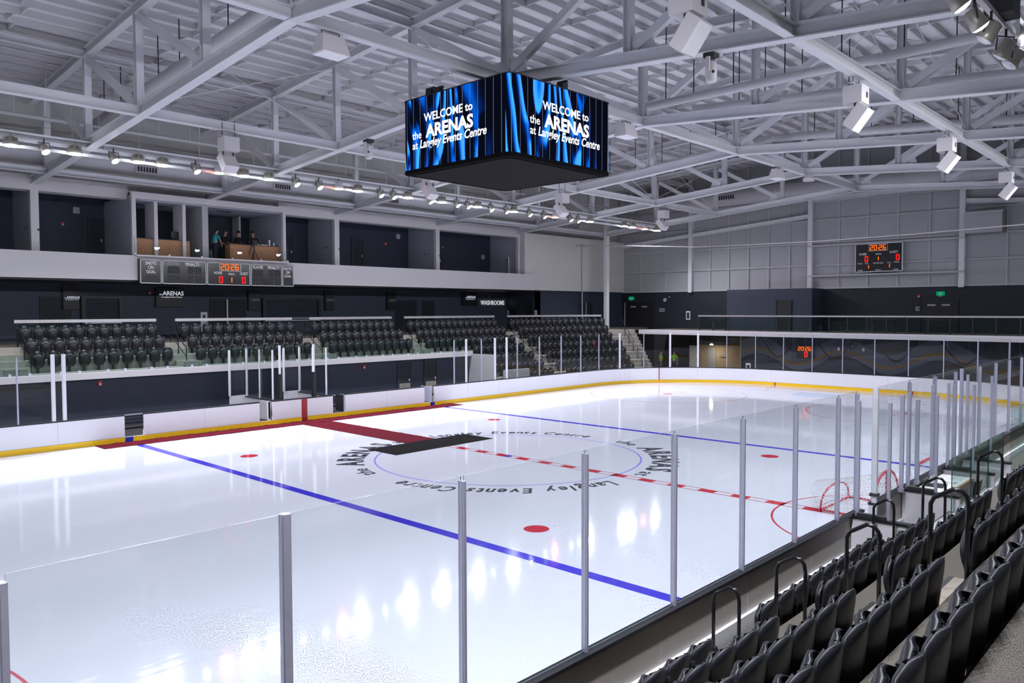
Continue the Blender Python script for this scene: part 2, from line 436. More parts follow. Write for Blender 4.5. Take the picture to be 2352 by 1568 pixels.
# ================================================================ walls of the hall
# far side: concourse floor, navy wall, balcony, suites
mb = MB(); mb.box(-44, 38, 19.3, 25.5, 3.35, 3.55); struct('floor', mb, 'concrete', 'concourse floor behind the far seating')
mb = MB(); mb.box(-44, 26.6, 25.4, 25.8, 3.55, 7.6); struct('wall_far', mb, 'navy_wall_lit', 'dark navy wall behind the far concourse')
mb = MB(); mb.box(-44, 26.6, 25.4, 25.8, 7.6, 11.6); struct('wall_far', mb, 'navy_wall', 'dark navy wall at the back of the suites')
mb = MB(); mb.box(26.6, 26.9, 22.0, 25.8, 3.55, 7.8); mb.box(26.6, 38, 22.0, 22.3, 3.3, 6.62); struct('wall_far', mb, 'navy_wall', 'black lower wall at the far corner of the concourse')
mb = MB(); mb.box(24.9, 38.2, 21.85, 22.25, 6.62, 11.0); struct('wall_far', mb, 'white_wall', 'off-white upper wall beside the last suite')
mb = MB(); mb.box(-44, 38.2, 22.62, 22.95, 10.65, 17.2); struct('wall_far', mb, 'white_wall', 'pale wall above the suites behind the duct')
mb = MB(); mb.box(-44, 26.6, 21.7, 25.4, 6.52, 6.62); struct('ceiling', mb, 'black', 'black soffit under the suite balcony')
mb = MB(); mb.box(-44, 26.6, 22.0, 25.4, 7.55, 7.75); struct('floor', mb, 'floor_dark', 'dark floor of the suites')
mb = MB(); mb.box(-44, 25.55, 21.45, 21.72, 6.6, 7.82); struct('wall_balcony', mb, 'fascia', 'long pale balcony front running below the suites')
mb = MB(); mb.box(-44, -4.1, 22.3, 22.62, 10.66, 11.35); mb.box(4.25, 24.95, 22.3, 22.62, 10.66, 11.35); mb.box(-44, 25, 22.62, 25.4, 10.95, 11.05); struct('trim_1', mb, 'fascia', 'pale header beam running above the suite openings')
for i, x in enumerate((-24.69, -16.46, -8.23, 8.23, 16.46, 24.80)):
    r = sthing('wall_divider', 'grey dividing wall between two suites with a white front edge', (x, 22.4, 7.75))
    MB().box(x-.09, x+.09, 22.55, 25.4, 7.75, 10.95).build('panel', 'suite_wall', r)
    MB().box(x-.17, x+.17, 22.3, 22.55, 7.75, 10.66).build('front_edge', 'fascia', r)
    mb = MB(); mb.lathe([(.035, 0), (.05, .02), (.03, .05)], (x+.12, 22.28, 8.85), (0, -1, 0), 8); mb.build('speaker_knob', 'charcoal', r)
    for dx in (.18, .55): MB().box(x-.1, x-.09, 23.0+dx, 23.07+dx, 8.95, 9.06).build('wall_switch', 'black', r)
# last suite: glass door panel and return wall
MB().box(24.62, 24.7, 23.3, 23.34, 7.78, 9.2).build('door_handle', 'alu_white', r)
mb = MB(); mb.box(-4.15, -4.0, 21.75, 25.4, 7.75, 10.8); mb.box(4.1, 4.25, 21.75, 25.4, 7.75, 10.8); struct('wall_press_box', mb, 'suite_wall', 'grey side walls of the press box')
mb = MB(); mb.box(-4.18, 4.3, 21.6, 21.85, 10.66, 10.98); mb.box(-4.18, -3.98, 21.6, 21.78, 7.8, 10.66); mb.box(4.12, 4.3, 21.6, 21.78, 7.8, 10.66)
struct('trim_2', mb, 'fascia', 'pale frame around the press box opening')
mb = MB(); mb.box(-4.0, 4.1, 21.85, 25.4, 10.6, 10.68); struct('ceiling', mb, 'suite_wall', 'grey ceiling of the press box')
for x0, x1, y1 in ((-3.0, -2.82, 23.0), (-1.55, -1.38, 23.0), (-.50, -.17, 25.4)):
    mb = MB(); mb.box(x0, x1, 21.85, y1, 7.8, 10.6); struct('wall_press_box', mb, 'fascia' if y1 < 24 else 'panel_grey', 'pale upright between the press box openings')
mb = MB(); mb.box(3.0, 3.12, 24.6, 25.4, 7.8, 10.6); struct('wall_press_box', mb, 'fascia', 'pale pier at the back of the press box')

# dark wall below the far seating (back of the players' benches)
mb = MB(); mb.box(-44, 14.2, 16.9, 17.2, -.02, 2.3); mb.box(-44, 14.2, 17.0, 19.3, 2.2, 2.3); struct('wall_bench', mb, 'navy_wall', 'dark navy wall behind the players benches')
mb = MB(); mb.box(-44, 14.32, 16.62, 16.9, 2.22, 2.5); struct('trim_3', mb, 'fascia', 'white ledge running below the far front row of seats')
mb = MB(); mb.box(14.2, 14.34, 14.6, 17.0, -.02, 2.35); mb.box(14.34, 16.6, 13.9, 14.0, -.02, 1.45); struct('wall_stair', mb, 'panel_grey', 'pale grey low wall at the end of the players benches')

# end wall: dark below, panelled above
EX = 38.0
mb = MB(); mb.box(EX, EX+.3, -27, 22.3, 3.4, 6.6); struct('wall_end', mb, 'black_wall', 'black lower wall at the far end of the hall')
mb = MB(); mb.box(36.0, EX, 4.1, 10.75, 3.4, 6.6); struct('wall_end', mb, 'navy_wall', 'dark box-shaped room projecting from the end wall')
ENDW = sthing('wall_end', 'grey panelled upper end wall with columns and girts', (EX, 0, 6.6))
MB().box(EX+.12, EX+.3, -27, 22.6, 6.6, 17.3).build('backing', 'panel_grey', ENDW)
zs = [6.62, 8.3, 9.95, 11.6, 13.2, 14.9, 16.9]
cells = MB().box(0, .06, 0, 1, 0, 1).mesh('panel', 'panel_grey')
ys = [15-i*2.5 for i in range(-3, 17)]
ys = [y_ for y_ in [22.5, 20, 17.5, 15, 13.33, 11.67, 10, 8.33, 6.67, 5, 3, 1, -1, -3, -5, -7.5, -10, -12.5, -15, -18, -21, -24, -27]]
for i in range(len(ys)-1):
    for j in range(len(zs)-1):
        o = obj('wall_panel', cells, ENDW); o.matrix_parent_inverse = Matrix.Identity(4)
        o.location = (.05, ys[i+1]+.03, zs[j]+.03-6.6); o.scale = (1, ys[i]-ys[i+1]-.06, zs[j+1]-zs[j]-.06)
for y_ in ys[1:-1]:
    if y_ not in (15, 5, -5, -15): MB().beam((EX, y_, 6.6), (EX, y_, 16.9), .12, .1, (1, 0, 0)).build('mullion', 'girt', ENDW)
for y_ in (15, 5, -5, -15):
    MB().ibeam((EX-.15, y_, 6.5), (EX-.15, y_, 16.8), .34, .36, .03, .03, (1, 0, 0)).build('column', 'steel_paint', ENDW)
for z_ in zs: MB().box(EX-.08, EX+.05, -27, 22.4, z_-.05, z_+.06).build('girt', 'girt', ENDW)
mb = MB(); mb.ibeam((EX-.2, 5, 11.95), (EX-.2, 22.2, 10.6), .2, .32); mb.build('sloped_beam', 'steel_paint', ENDW)
MB().ibeam((EX-.2, 5, 13.1), (EX-.2, -5, 13.1), .2, .4).build('sloped_beam', 'steel_paint', ENDW)
MB().ibeam((EX-.2, -5, 12.1), (EX-.2, -22, 10.7), .2, .32).build('sloped_beam', 'steel_paint', ENDW)
for z_ in (9.72, 7.52): MB().box(EX-.34, EX-.2, -5.2, 5.2, z_-.06, z_+.06).build('scoreboard_rail', 'girt', ENDW)
# the two sides of the hall that lie behind the camera
mb = MB(); mb.box(-44, 40, -27.3, -27, -.3, 17.2); struct('wall_near', mb, 'panel_grey', 'grey wall behind the near stands')
mb = MB(); mb.box(-44.3, -44, -27, 26, -.3, 18); struct('wall_left', mb, 'panel_grey', 'grey wall at the near end of the hall')
# corner column by the far wall
mb = MB(); mb.box(32.74, 33.1, 19.85, 20.15, 3.5, 15.2); struct('column', mb, 'steel_paint', 'pale steel column in the far corner of the hall')
mb = MB(); mb.tube([(31.9, 21.75, 3.6), (31.9, 21.75, 10.6)], .05, 6); struct('trim_4', mb, 'girt', 'thin vertical conduit on the off-white corner wall')

# end mezzanine
mb = MB(); mb.box(32.6, 38, -27, 16.6, 3.3, 3.5); struct('floor', mb, 'concrete', 'mezzanine floor behind the far goal')
mb = MB(); mb.box(32.3, 32.6, -27, 16.4, 3.17, 3.52); struct('trim_5', mb, 'fascia', 'white slab edge of the mezzanine behind the goal')
mb = MB(); mb.box(32.62, 38, -27, 16.6, 3.17, 3.3); struct('ceiling', mb, 'black', 'black ceiling under the mezzanine')
# ================================================================ roof: deck, purlins, trusses
def zt(y): return 16.25-.075*abs(y)          # underside of the top chord
def zb(y): return 12.70-.080*abs(y)          # underside of the bottom chord
X0R, X1R = -43.8, 38.2
ROOF = sthing('ceiling', 'pale grey metal roof deck on closely spaced purlins', (0, 0, 17.2))
mb = MB()
for s in (-1, 1):
    mb.add([(X0R, 0, zt(0)+.72), (X1R, 0, zt(0)+.72), (X1R, s*27, zt(27)+.72), (X0R, s*27, zt(27)+.72)], [(0, 1, 2, 3) if s > 0 else (3, 2, 1, 0)])
    mb.add([(X0R, 0, zt(0)+.82), (X1R, 0, zt(0)+.82), (X1R, s*27, zt(27)+.82), (X0R, s*27, zt(27)+.82)], [(3, 2, 1, 0) if s > 0 else (0, 1, 2, 3)])
mb.build('deck', 'deck', ROOF)
pm = MB(); h = .22
pm.box(X0R, X1R, -.008, .008, 0, h); pm.box(X0R, X1R, -.008, .08, 0, .012); pm.box(X0R, X1R, -.08, .008, h-.012, h)
pme = pm.mesh('purlin', 'purlin')
NP = 26
for i in range(-NP, NP+1):
    y = i*.86
    o = obj('purlin', pme, ROOF); o.location = (0, y, zt(y)+.72-h-.002)
TX = [-24.69, -16.46, -8.23, 0.0, 8.23, 16.46, 24.69, 32.92]
br = MB()
for xm in TX[:-1]+[-32.92]:
    for k in range(-NP, NP):
        for fx in (2.75, 5.5):
            x = xm+fx+(.12 if k % 2 else -.12); y0 = k*.86; y1 = y0+.86; z0 = (zt(y0)+zt(y1))/2+.5
            br.box(x-.03, x+.03, y0+.02, y1-.02, z0, z0+.17)
o = br.build('purlin_blocking', 'purlin', ROOF); o['kind'] = 'stuff'
# longitudinal struts at the top chords
for y in (-15.2, -5, 5, 15.2):
    MB().ibeam((X0R, y, zt(y)+.12), (X1R, y, zt(y)+.12), .2, .3).build('strut', 'steel_paint', ROOF)

def make_truss(x, label):
    t = thing('roof_truss', label, 'truss', (x, 0, zb(0)), 0, 'roof trusses')
    ye = 22.5 if x < 30 else 20.2
    for s in (-1, 1):
        y1 = s*ye if s > 0 else -22.5
        MB().ibeam((x, 0, zb(0)+.2), (x, y1, zb(y1)+.2), .34, .40, .035, .035).build('bottom_chord', 'steel_paint', t)
        MB().ibeam((x, 0, zt(0)+.18), (x, y1, zt(y1)+.18), .30, .36, .03, .03).build('top_chord', 'steel_paint', t)
        nodes = [5.0, 10.1, 15.2, 20.3]
        for i, yn in enumerate(nodes):
            y = s*yn
            if yn > abs(y1): continue
            MB().ibeam((x, y, zb(y)+.36), (x, y, zt(y)+.02), .26, .24, .02, .02, (0, 1, 0)).build('vertical', 'steel_paint', t)
            yi = s*(nodes[i-1] if i else 0.0)
            MB().extrude([(-.13, -.10), (.13, -.10), (.13, .10), (.09, .10), (.09, -.06), (-.09, -.06), (-.09, .10), (-.13, .10)],
                         (x, yi+s*.25, zb(yi)+.5), (x, y-s*.25, zt(y)-.15), (1, 0, 0)).build('diagonal', 'steel_paint', t)
            g = MB(); zz = zb(yi)+.38
            g.add([(x-.015, yi+s*.12, zz), (x-.015, yi+s*.95, zz), (x-.015, yi+s*.75, zz+.5), (x-.015, yi+s*.12, zz+.5),
                   (x+.015, yi+s*.12, zz), (x+.015, yi+s*.95, zz), (x+.015, yi+s*.75, zz+.5), (x+.015, yi+s*.12, zz+.5)],
                  [(3, 2, 1, 0), (4, 5, 6, 7), (0, 1, 5, 4), (1, 2, 6, 5), (2, 3, 7, 6), (3, 0, 4, 7)])
            g.build('gusset_plate', 'steel_paint', t)
    MB().ibeam((x, 0, zb(0)+.38), (x, 0, zt(0)+.02), .30, .30, .02, .02, (0, 1, 0)).build('vertical', 'steel_paint', t)
    return t
tl = {-24.69: 'grey steel roof truss nearest the end behind the camera', -16.46: 'grey steel roof truss above and beside the camera',
      -8.23: 'large grey steel roof truss crossing the upper left of the view', 0.0: 'grey steel roof truss from which the video cube hangs',
      8.23: 'grey steel roof truss just beyond the video cube', 16.46: 'grey steel roof truss second beyond the video cube',
      24.69: 'grey steel roof truss third beyond the video cube', 32.92: 'grey steel roof truss nearest the panelled end wall'}
for x in TX: make_truss(x, tl[x])
# longitudinal beams between the bottom chords, one per bay
wh = {0.0: 'ridge line', 10.0: 'far side of the ridge', -10.0: 'near side of the ridge', 15.2: 'far lighting line', -15.2: 'near lighting line', 20.3: 'far eaves line', -20.3: 'near eaves line'}
for y, w in wh.items():
    for i in range(len(TX)-1):
        b = MB(); big = abs(y) in (0.0, 10.0)
        b.ibeam((TX[i]+.05, y, zb(y)+.2), (TX[i+1]-.05, y, zb(y)+.2), .26 if big else .22, .34 if big else .26, .03, .03)
        o = b.build('longitudinal_beam', 'steel_paint')
        tag(o, 'grey longitudinal beam on the %s in the %s roof bay from the camera' % (w, ORD[i]), 'beam', 'longitudinal roof beams')
# cross bracing rods
for i in range(len(TX)-1):
    for (ya, yb) in ((5.0, 10.1), (-5.0, -10.1), (15.2, 20.3)):
        t = thing('bracing_rods', 'pair of thin crossed steel rods in the %s roof bay, %s' % (ORD[i], {5.0: 'far of ridge', -5.0: 'near of ridge', 15.2: 'far eaves'}[ya]), 'bracing', (TX[i], ya, zt(ya)), 0, 'roof cross bracing')
        MB().tube([(TX[i]+.1, ya, zt(ya)+.1), (TX[i+1]-.1, yb, zt(yb)+.1)], .02, 5).build('rod', 'steel_paint', t)
        MB().tube([(TX[i]+.1, yb, zt(yb)+.1), (TX[i+1]-.1, ya, zt(ya)+.1)], .02, 5).build('rod', 'steel_paint', t)
for i in range(2, len(TX)-1):
    for y in (-10.1, 10.1):
        t = thing('bracing_rods', 'crossed upright steel rods on the %s in the %s roof bay' % ('far side' if y > 0 else 'near side', ORD[i]), 'bracing', (TX[i], y, zb(y)), 0, 'upright cross bracing')
        MB().tube([(TX[i]+.15, y, zb(y)+.5), (TX[i+1]-.15, y, zt(y)-.1)], .018, 5).build('rod', 'steel_paint', t)
        MB().tube([(TX[i]+.15, y, zt(y)-.1), (TX[i+1]-.15, y, zb(y)+.5)], .018, 5).build('rod', 'steel_paint', t)
# round ducts hung between trusses, following the roof slope
def sloped_duct(x, label, zr, r, s_sides=(-1, 1), sl=.078, y0=0.0):
    t = thing('round_duct', label, 'duct', (x, 0, zr), 0, 'round ducts between trusses')
    for s in s_sides:
        pts = [(x, s*y, zr-sl*y) for y in (y0, 6.5, 13, 19.5)]
        MB().tube(pts, r, 12).build('pipe', 'duct', t, True)
        for y in (2.2, 3.4, 5.0, 6.9, 8.8, 10.7, 12.6, 14.5, 16.4, 18.3):
            MB().tube([(x, s*y, zr-sl*y+r*.9), (x, s*y, zt(y)+.5)], .022, 5).build('hanger_rod', 'charcoal', t)
    return t
sloped_duct(-6.5, 'long round white duct under the roof left of the video cube', 15.0, .23)
sloped_duct(6.5, 'long round white duct under the roof right of the video cube', 12.97, .16, (-1,), 0.0, 1.4)
sloped_duct(12.4, 'round white duct beyond the video cube', 14.2, .2, (-1,))
sloped_duct(20.6, 'round white duct far beyond the video cube', 14.2, .2)
# big supply duct along the far wall
t = thing('supply_duct', 'big round white air duct running along the far wall above the lamps', 'duct', (0, 20.95, 12.2))
MB().tube([(x, 20.95, 12.15) for x in (-43, -20, 0, 20, 30)], .56, 20).build('pipe', 'duct', t, True)
for x in range(-24, 29, 4): MB().lathe([(.57, -.02), (.585, 0), (.57, .02)], (x+.5, 20.95, 12.15), (1, 0, 0), 20).build('seam_band', 'duct', t)
for x in (-12.6, -3.9, 3.4, 11.0, 19.0, 27.0):
    g = MB(); g.box(x-.55, x+.55, 20.34, 20.5, 11.72, 12.08); gg = g.build('grille', 'duct', t)
    for k in range(7): MB().box(x-.45+k*.137, x-.45+k*.137+.085, 20.325, 20.345, 11.78, 12.02).build('slot', 'charcoal', gg)
for x in range(-22, 30, 3): MB().tube([(x, 20.95, 12.7), (x, 20.95, 15.0)], .02, 5).build('hanger_rod', 'steel_paint', t)
t = thing('sprinkler_pipe', 'thin white sprinkler pipe running above the far air duct', 'pipe', (0, 19.4, 13.4))
MB().tube([(-43, 19.4, 13.35), (36, 19.4, 13.35)], .06, 8).build('pipe', 'duct', t, True)
for x in range(-24, 36, 2): MB().tube([(x+.3, 19.4, 13.4), (x+.3, 19.4, 15.2)], .014, 5).build('hanger_rod', 'steel_paint', t)
t = thing('sprinkler_pipe', 'second white sprinkler pipe under the roof nearer the ice', 'pipe', (0, 17.6, 13.1))
MB().tube([(-43, 17.6, 13.0), (36, 17.6, 13.0)], .05, 8).build('pipe', 'duct', t, True)
for x in range(-24, 36, 2): MB().tube([(x+1, 17.6, 13.05), (x+1, 17.6, 15.3)], .013, 5).build('hanger_rod', 'steel_paint', t)
# duct across the end wall
t = thing('supply_duct', 'big round white air duct crossing in front of the end wall', 'duct', (36, 4, 13.7))
MB().tube([(36.3, y, 13.7) for y in (19, 12, 6, 0, -6, -14)], .62, 20).build('pipe', 'duct', t, True)
for y in (16, 11.5, 7, 2.5, -2, -6): MB().lathe([(.63, -.02), (.645, 0), (.63, .02)], (36.3, y, 13.7), (0, 1, 0), 20).build('seam_band', 'duct', t)
for y in (10.8, 0.9):
    g = MB(); g.box(35.62, 35.74, y-.85, y+.85, 13.45, 13.9); gg = g.build('grille', 'duct', t)
    for k in range(8): MB().box(35.6, 35.63, y-.75+k*.19, y-.75+k*.19+.13, 13.52, 13.83).build('slot', 'charcoal', gg)
t = thing('junction_box', 'pale grey duct box on the end wall right of the tall column', 'box', (37.5, -6.3, 10.4))
MB().box(36.9, 38, -7.4, -5.3, 9.9, 11.2).build('body', 'panel_grey', t); MB().box(36.85, 36.9, -7.45, -5.25, 11.15, 11.25).build('lip', 'girt', t)
# hung netting pipe across the far end
o = MB().tube([(31.0, 21.7, 10.35), (30.6, 18.5, 10.12), (30.2, 15.5, 9.93), (30.0, 12.5, 9.70), (30.0, 10, 9.52), (30, 6, 9.45), (30, 1, 9.40), (30, -4, 9.46), (30, -9.8, 9.61), (30, -16, 9.95), (30, -22, 10.4)], .035, 7).build('netting_pipe', 'steel_rail', None, True)
tag(o, 'thin shiny netting pipe slung across the hall before the end wall', 'pipe')
# ================================================================ dasher boards
BRD = thing('dasher_boards', 'white rink boards with yellow kick plate and black top rail', 'boards', (0, 0, 0))
GAPS = [(sfar(-7.92), sfar(-7.19)), (sfar(-2.24), sfar(-1.60)), (sfar(1.55), sfar(2.24)), (sfar(7.23), sfar(7.93)), (snear(-2.75), snear(-3.4))]
def runs(s0, s1):
    out = []; cur = s0
    for a, b in sorted(GAPS):
        if b <= s0 or a >= s1: continue
        out.append((cur, a)); cur = b
    out.append((cur, s1)); return out
for a, b in runs(0, PLEN):
    k = max(1, round((b-a)/2.44)); L_ = (b-a)/k
    for i in range(k):
        mb = MB(); strip(mb, a+i*L_+.004, a+(i+1)*L_-.004, 0, .09, .20, 1.01, (0, 1, 0)); mb.build('board_panel', ['board_white', 'board_back'], BRD)
    mb = MB(); strip(mb, a, b, -.012, .15, 1.01, 1.06, (0, 0, 0)); mb.build('top_rail', 'cap_black', BRD)
    mb = MB(); strip(mb, a, b, .09, .15, .14, .38, (0, 0, 0)); mb.build('base_rail', 'base_white', BRD)
mb = MB(); strip(mb, 0, PLEN, -.012, .08, -.02, .19, (0, 0, 1)); mb.build('kick_plate', ['kick_yellow', 'board_white'], BRD)
for x in (-7.77, 7.77):
    for sf in (sfar, snear):
        mb = MB(); s = sf(x); strip(mb, s-.15, s+.15, -.016, -.011, 0, .192); mb.build('kick_plate_mark', 'kick_blue', BRD)
for sf in (sfar, snear):
    mb = MB(); strip(mb, sf(0)-.15, sf(0)+.15, -.016, -.011, 0, .192); strip(mb, sf(0)-.15, sf(0)+.15, -.004, .001, .2, 1.008); mb.build('center_stripe', 'board_red', BRD)
def s_of_goal():
    for i in range(4000):
        s = 2*HL-2*CR+CR*PI/2*i/4000
        if rp(s)[0][0] >= 27.13: return s
sg = s_of_goal()
mb = MB(); strip(mb, sg-.03, sg+.03, -.016, .001, 0, 1.008); mb.build('goal_line_stripe', 'board_red', BRD)
s_end = (2*HL-2*CR)+CR*PI/2
for yy in (4.27, -4.27):
    mb = MB(); s = s_end+(HW-CR-yy); strip(mb, s-.04, s+.04, -.016, -.011, 0, .192); mb.build('trapezoid_mark', 'board_red', BRD)

# ================================================================ glass above the boards
def glass_pane(mb, a, b, z0, z1, t=.012):
    a = Vector((*a, 0)); b = Vector((*b, 0)); d = (b-a).normalized(); n = Vector((-d.y, d.x, 0))*t/2
    vs = [a-n, b-n, b+n, a+n]; vs = [(p.x, p.y, z0) for p in vs]+[(p.x, p.y, z1) for p in vs]
    k = len(mb.v); mb.v += vs
    for f, mi in (((0, 1, 5, 4), 0), ((2, 3, 7, 6), 0), ((4, 5, 6, 7), 1), ((3, 2, 1, 0), 1), ((1, 2, 6, 5), 1), ((3, 0, 4, 7), 1)):
        mb.f.append(tuple(i+k for i in f)); mb.m.append(mi)
def post(mb, p, n, z0, z1, w=.055, d=.07):
    n = Vector((*n, 0)); t = Vector((-n.y, n.x, 0))
    mb.obox((p[0], p[1], (z0+z1)/2), t, n, (0, 0, 1), w, d, z1-z0)
    for e in (-1, 1): mb.obox(Vector((p[0], p[1], (z0+z1)/2))+t*e*w*.62, t, n, (0, 0, 1), w*.22, d*.55, z1-z0)
def barrier(ss, label, ztop=3.45, thick=(), z0=1.06, off=.05, pw=.036):
    t = thing('glass_barrier', label, 'rink glass', (*rp(ss[0], off)[0], z0), 0, 'rink glass')
    for i, s in enumerate(ss):
        p, n = rp(s, off); mb = MB()
        w = (.09 if s < S_NEAR-5 else .06) if i in thick else pw
        post(mb, p, n, z0-.03, ztop-(.0 if i in thick else .05), w, .08); mb.build('post', 'alu_white' if (i in thick and s < S_NEAR-5) else 'alu', t)
        if i < len(ss)-1:
            s2 = ss[i+1]; mb = MB(); g = .018
            glass_pane(mb, rp(s+g, off)[0], rp(s2-g, off)[0], z0+.01, ztop); mb.build('pane', ['glass', 'glass_edge'], t)
    return t
barrier([snear(x) for x in (-3.62, -4.6, -6.52, -8.45, -10.42, -12.37, -14.33, -16.27, -18.22, -20.2)], 'clear glass panes on posts along the near boards', 3.45, (7,))
barrier([snear(x) for x in (-20.25, -21.9)], 'short clear glass run beside the camera')
barrier([sfar(x) for x in (-21.9, -19.5, -17.2, -14.6, -12.9, -11.5, -10.36, -10.0)], 'clear glass run at the left end of the far boards', 3.5, (6, 7))
far = [sfar(x) for x in (9.4, 10.31, 11.5, 12.6, 13.58, 14.5, 16.5, 18.6, 20.6)]
s = far[-1]
while s < S_NEAR-.6:
    s += 1.93; far.append(s)
barrier(far, 'long clear glass run around the far right corner and end boards', 3.47, (1, 3, 4, 10, 12, 13, 26, 27))
nr = [snear(x) for x in (21.5, 19.6, 17.7, 15.8, 13.9, 12, 10.1, 8.2, 6.2, 4.2)]
barrier(nr, 'clear glass run along the near boards past the penalty boxes', 3.45, (9,))
barrier([snear(x) for x in (3.6, 1.7, -.3, -2.6)], 'clear glass run in front of the penalty boxes', 3.45, (3,))

# ================================================================ players' benches along the far boards
mb = MB(); mb.box(-9.8, 9.2, 13.05, 16.9, -.02, .13); struct('floor', mb, 'floor_dark', 'black rubber floor of the players benches')
def bench(x0, x1, label):
    t = thing('players_bench', label, 'bench', ((x0+x1)/2, 15.6, .13))
    MB().box(x0, x1, 15.4, 15.8, .53, .58).build('seat_plank', 'black', t)
    for x in (x0+.3, (x0+x1)/2, x1-.3): MB().box(x-.04, x+.04, 15.45, 15.75, .13, .53).build('leg', 'charcoal', t)
    MB().box(x0, x1, 16.6, 16.68, .55, .6).build('back_rail', 'alu', t)
bench(-9.2, -2.6, 'long low black players bench left of the centre line'); bench(2.6, 9.0, 'long low black players bench right of the centre line')
def partition(x, label, y0=13.1, y1=15.6):
    t = thing('bench_partition', label, 'partition', (x, (y0+y1)/2, .13), 0, 'bench partitions')
    MB().box(x-.04, x+.04, y0, y1, .13, 1.03).build('panel', 'panel_grey', t); MB().box(x-.07, x+.07, y0, y1, 1.03, 1.08).build('top_rail', 'cap_black', t)
    for y in (y0+.1, (y0+y1)/2, y1-.05): MB().box(x-.03, x+.03, y-.03, y+.03, 1.08, 3.3).build('post', 'alu_white', t)
    for ya, yb in ((y0+.14, (y0+y1)/2-.04), ((y0+y1)/2+.04, y1-.09)):
        g = MB(); glass_pane(g, (x, ya), (x, yb), 1.09, 3.35); g.build('pane', ['glass', 'glass_edge'], t)
partition(-1.45, 'grey bench partition with glass left of the centre stripe'); partition(1.35, 'grey bench partition with glass right of the centre stripe')
for x0, x1, lab in ((-2.25, -1.4, 'short white board panel at the back left of the bench partitions'), (.55, 1.42, 'short white board panel at the back right of the bench partitions')):
    t = thing('bench_gate', lab, 'gate', ((x0+x1)/2, 15.5, .13))
    MB().box(x0, x1, 15.62, 15.7, .3, 1.12).build('panel', 'board_white', t)
    for x in (x0, x1): MB().box(x-.03, x+.03, 15.6, 15.72, 1.12, 3.25).build('post', 'alu_white', t)
    g = MB(); glass_pane(g, (x0+.04, 15.66), (x1-.04, 15.66), 1.13, 3.3); g.build('pane', ['glass', 'glass_edge'], t)
for x, lab in ((-1.06, 'tall post with black padding left of the red stripe'), (.70, 'tall post with black padding right of the red stripe')):
    t = thing('padded_post', lab, 'post', (x, 13.25, .13)); MB().box(x-.035, x+.035, 13.2, 13.3, 2.2, 3.5).build('post', 'alu_white', t); MB().box(x-.075, x+.075, 13.16, 13.34, .13, 2.2).build('pad', 'black', t)
for x, lab in ((-1.72, 'open bench gate swung inwards left of centre'), ):
    t = thing('bench_gate', lab, 'gate', (x, 13.2, .13)); MB().box(x-.04, x+.04, 13.06, 13.75, .25, 1.02).build('panel', 'panel_grey', t); MB().box(x-.05, x+.05, 13.06, 13.16, .2, 1.04).build('edge', 'board_white', t)
t = thing('bench_gate', 'dark blue edge of the open gate by the right blue line', 'gate', (7.75, 13.3, .13)); MB().box(7.68, 7.78, 13.04, 13.8, .2, 1.0).build('panel', 'suite_wall', t); MB().box(7.66, 7.80, 13.02, 13.06, .2, 1.03).build('edge', 'alu', t)
for x, lab in ((2.3, 'dark edge of the gate right of the centre stripe'), ):
    t = thing('bench_gate', lab, 'gate', (x-.05, 13.3, .13)); MB().box(x-.1, x-.02, 13.04, 13.7, .2, 1.0).build('panel', 'black', t); MB().box(x-.1, x-.02, 13.0, 13.04, .2, 1.02).build('edge', 'alu', t)
# red call points on the bench wall
def callpoint(p, label, nrm='y'):
    t = thing('fire_call_point', label, 'call point', p)
    x, y, z = p
    if nrm == 'y':
        MB().box(x-.07, x+.07, y-.06, y, z-.1, z+.1).build('body', 'red_plastic', t); MB().lathe([(.05, 0), (.045, .03), (.02, .05)], (x, y-.06, z-.03), (0, -1, 0), 10).build('lens', 'print_white', t)
    else:
        MB().box(x-.06, x, y-.07, y+.07, z-.1, z+.1).build('body', 'red_plastic', t); MB().lathe([(.05, 0), (.045, .03), (.02, .05)], (x-.06, y, z-.03), (-1, 0, 0), 10).build('lens', 'print_white', t)
callpoint((-7.45, 16.9, 2.0), 'small red alarm strobe on the bench wall at left'); callpoint((6.2, 16.9, 1.95), 'small red alarm strobe on the bench wall at right')
callpoint((-6.15, 25.4, 9.5), 'small red alarm strobe in the leftmost suite'); callpoint((14.3, 25.4, 9.75), 'small red alarm strobe in the suite right of the press box')
callpoint((-1.9, 25.4, 6.1), 'small red alarm strobe beside the bright concourse screen'); callpoint((24.5, 25.4, 6.2), 'small red alarm strobe above the washroom sign')
callpoint((19.6, 25.4, 9.8), 'small red alarm strobe in the last suite'); callpoint((.8, 25.4, 9.55), 'small red alarm strobe on the press box back wall')
callpoint((38, -2.4, 5.95), 'small red alarm strobe on the end wall near the exit sign', 'x')
def door(n, x0, x1, y, z0, z1, label, mats='black_wall', nrm='y'):
    r = sthing('door_%d' % n, label, ((x0+x1)/2, y, z0))
    MB().box(x0, x1, y-.05, y, z0, z1).build('leaf', mats, r); f = MB(); f.box(x0-.07, x0, y-.07, y, z0, z1+.07); f.box(x1, x1+.07, y-.07, y, z0, z1+.07); f.box(x0, x1, y-.07, y, z1, z1+.07); f.build('door_frame', 'navy_wall', r)
    MB().box(x1-.16, x1-.1, y-.1, y-.05, z0+.95, z0+1.1).build('door_handle', 'alu', r)
    return r
r = door(1, 8.6, 9.5, 16.9, 0, 2.05, 'dark door in the bench wall with a steel kick plate'); MB().box(8.65, 9.45, 16.83, 16.85, .1, .85).build('kick_plate', 'concrete_light', r)
r = door(2, 10.6, 11.5, 16.9, 0, 2.05, 'dark door in the bench wall nearest the stair wall'); MB().box(10.65, 11.45, 16.83, 16.85, .1, .85).build('kick_plate', 'concrete_light', r)

